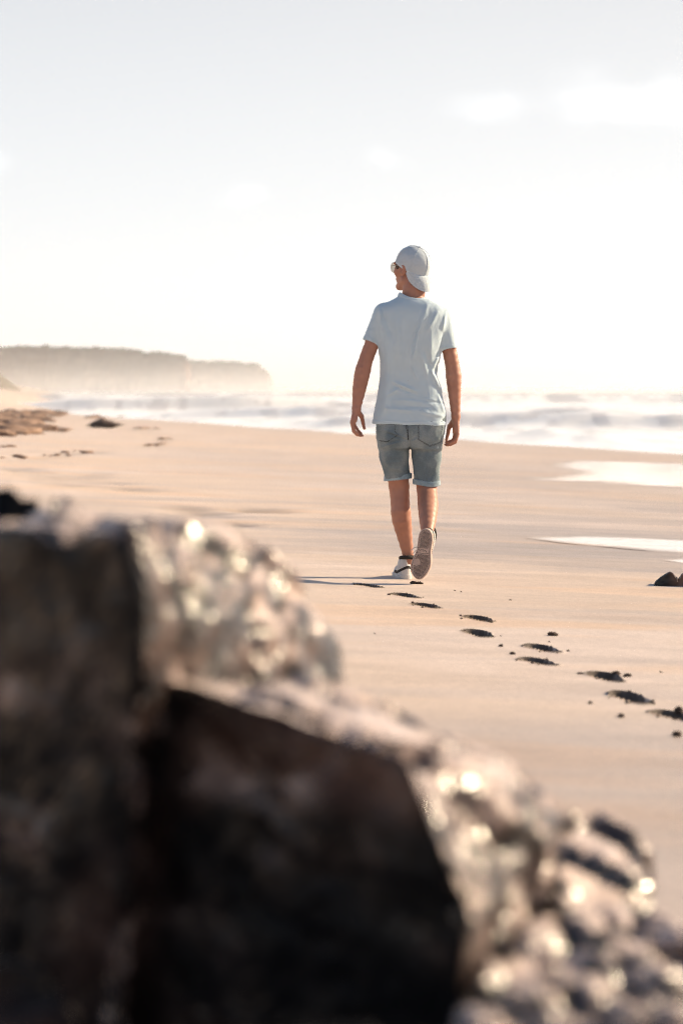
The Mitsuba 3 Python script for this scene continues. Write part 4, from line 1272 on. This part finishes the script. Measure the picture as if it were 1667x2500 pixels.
def patch(region, off=0.0016):
    def f(p):
        d = np.abs(upper_sdf(p) - off * 0.4) - off
        return np.where(region(p), d, 0.004)
    return relax(surface_nets(f, (-0.012, -0.08, 0.02), (LEN + 0.01, 0.09, 0.125), 0.0024, slack=3.0), 1)


def stripe_region(p):        # a dark swoosh-free band from the heel that drops towards the sole
    u, v, w = p.T
    c = 0.078 - 0.10 * np.maximum(u - 0.0, 0) ** 1.0 * 3.2 * ss(-0.01, 0.08, u) * 0.22
    band = np.abs(w - (0.072 - 0.42 * np.clip(np.abs(v) - 0.012, 0, 1) - 0.05 * np.clip(u, 0, 0.1) * 4)) < 0.0085
    return band & (u < 0.16) & (w < 0.1)


STRIPE = patch(stripe_region)
eyelet = patch(lambda p: (p[:, 0] > 0.10) & (p[:, 0] < 0.19) & (np.abs(p[:, 1]) < 0.024) & (p[:, 2] > 0.055))
rngl = np.random.default_rng(3)
lace = []
for k in range(6):
    u = 0.108 + 0.014 * k
    hgt = np.interp(u, [0.085, 0.12, 0.16, 0.20], [0.120, 0.101, 0.081, 0.066])
    lace.append(tube([(u, -0.022, hgt - 0.006), (u + 0.004, 0, hgt + 0.002), (u + 0.008, 0.022, hgt - 0.007)], 0.0024, 6))
lace.append(tube([(0.108, -0.004, 0.112), (0.112, -0.03, 0.128), (0.124, -0.074, 0.116), (0.138, -0.086, 0.098)], 0.0022, 6))
lace.append(tube([(0.108, -0.004, 0.112), (0.122, -0.026, 0.122), (0.142, -0.066, 0.110), (0.154, -0.074, 0.094)], 0.0022, 6))
lace.append(tube([(0.108, 0.004, 0.112), (0.104, -0.022, 0.130), (0.116, -0.062, 0.130), (0.126, -0.040, 0.118), (0.110, -0.006, 0.112)], 0.0020, 6))
LACE = trimesh.util.concatenate(lace)
TR1, TR2 = [], []
for cu, cv, rr in ((0.185, -0.028, 0.0065), (0.185, -0.028, 0.0125), (0.185, -0.028, 0.018), (0.045, 0.006, 0.008), (0.045, 0.006, 0.016), (0.045, 0.006, 0.024)):
    TR1.append(tube([(cu + rr * math.cos(a), cv + rr * math.sin(a), -0.0002) for a in ca[::2]], 0.0011, 5))
for k in range(60):                                    # zigzag lugs across heel and ball
    u = 0.010 + k * 0.0044
    if 0.100 < u < 0.138:
        continue
    row = np.array([(u + 0.0014 * (j % 2), -0.06 + 0.0042 * j) for j in range(32)])
    row = row[poly_sd(row[:, 0], row[:, 1], OPOLY) < -0.011]
    for cu, cv, rr in ((0.185, -0.028, 0.0195),):
        row = row[np.hypot(row[:, 0] - cu, row[:, 1] - cv) > rr]
    for a, b in zip(row[:-1], row[1:]):
        if np.linalg.norm(b - a) < 0.008:
            TR2.append(trimesh.creation.cylinder(0.0015, segment=((a[0], a[1], 0.0002), (b[0], b[1], 0.0002)), sections=4))
rim_ = np.array([q for q in OPOLY.buffer(-0.0075).exterior.coords])
TR2.append(tube(np.column_stack([rim_, rim_[:, 0] * 0 + 0.0002]), 0.0013, 5))
mark = [((0.112, -0.022), (0.121, -0.012)), ((0.121, -0.012), (0.113, -0.002)), ((0.112, 0.004), (0.124, 0.006)), ((0.124, 0.006), (0.116, 0.018)), ((0.116, 0.018), (0.127, 0.024)), ((0.104, -0.028), (0.104, 0.030)), ((0.134, -0.032), (0.134, 0.034))]
for a, b in mark:
    TR2.append(tube([(a[0], a[1], 0.0), (b[0], b[1], 0.0)], 0.0014, 5))
TR1, TR0, TR2 = trimesh.util.concatenate(TR1[:3]), trimesh.util.concatenate(TR1[3:]), trimesh.util.concatenate(TR2)
heel_R = P(1033, 1290, 12.885)
toe_R = P(1026, 1414, 12.905)
lh = P(998, 1414, 13.27)
lh[2] = ground_z(lh[0], lh[1]) - 0.004
for sh, key in ((Shoe(heel_R + (heel_R - toe_R) * 0.0, toe_R - heel_R, (0.32, 1, 0.22), False), 'shoe'), (Shoe(lh, (-0.20, 0.98, 0), (0, 0, 1), True), 'shoe_001')):
    k = f'{MAN}__{key}'
    sh.put(k + '__upper', UP, 'shoe_white')
    sh.put(k + '__sole', SL, 'tread' if key == 'shoe' else 'shoe_white')
    sh.put(k + '__collar', (COL.vertices, COL.faces), 'shoe_black')
    sh.put(k + '__stripe', STRIPE, 'shoe_black')
    sh.put(k + '__lace', (LACE.vertices, LACE.faces), 'shoe_white')
    if key == 'shoe':                                  # the other sole is flat on the sand
        sh.put(k + '__tread_ring', (TR1.vertices, TR1.faces), 'tread')
        sh.put(k + '__tread_ring_001', (TR0.vertices, TR0.faces), 'tread')
        labels[sh.put(k + '__tread_lug', (TR2.vertices, TR2.faces), 'tread_dark')] = {'kind': 'stuff'}
labels[MAN + '__shoe'] = {'label': 'raised shoe showing its patterned sole'}
labels[MAN + '__shoe_001'] = {'label': 'white high shoe flat on the sand'}
bits = []
for k, (a, b, rr) in enumerate(((1006, 1422, 0.012), (1013, 1420, 0.010), (1019, 1421, 0.011), (1025, 1424, 0.010), (1030, 1428, 0.006))):
    g = P(a, b, 12.93)
    m = clump(rr, 60 + k, 0.8)
    m.apply_translation([g[0], g[1], max(ground_z(g[0], g[1]) + 0.004, g[2] - 0.006)])
    bits.append(m)
obj('sand_clod', trimesh.util.concatenate(bits), 'clod', 'arched clod of wet sand sticking up under the toe of the raised shoe', 'clod of sand')
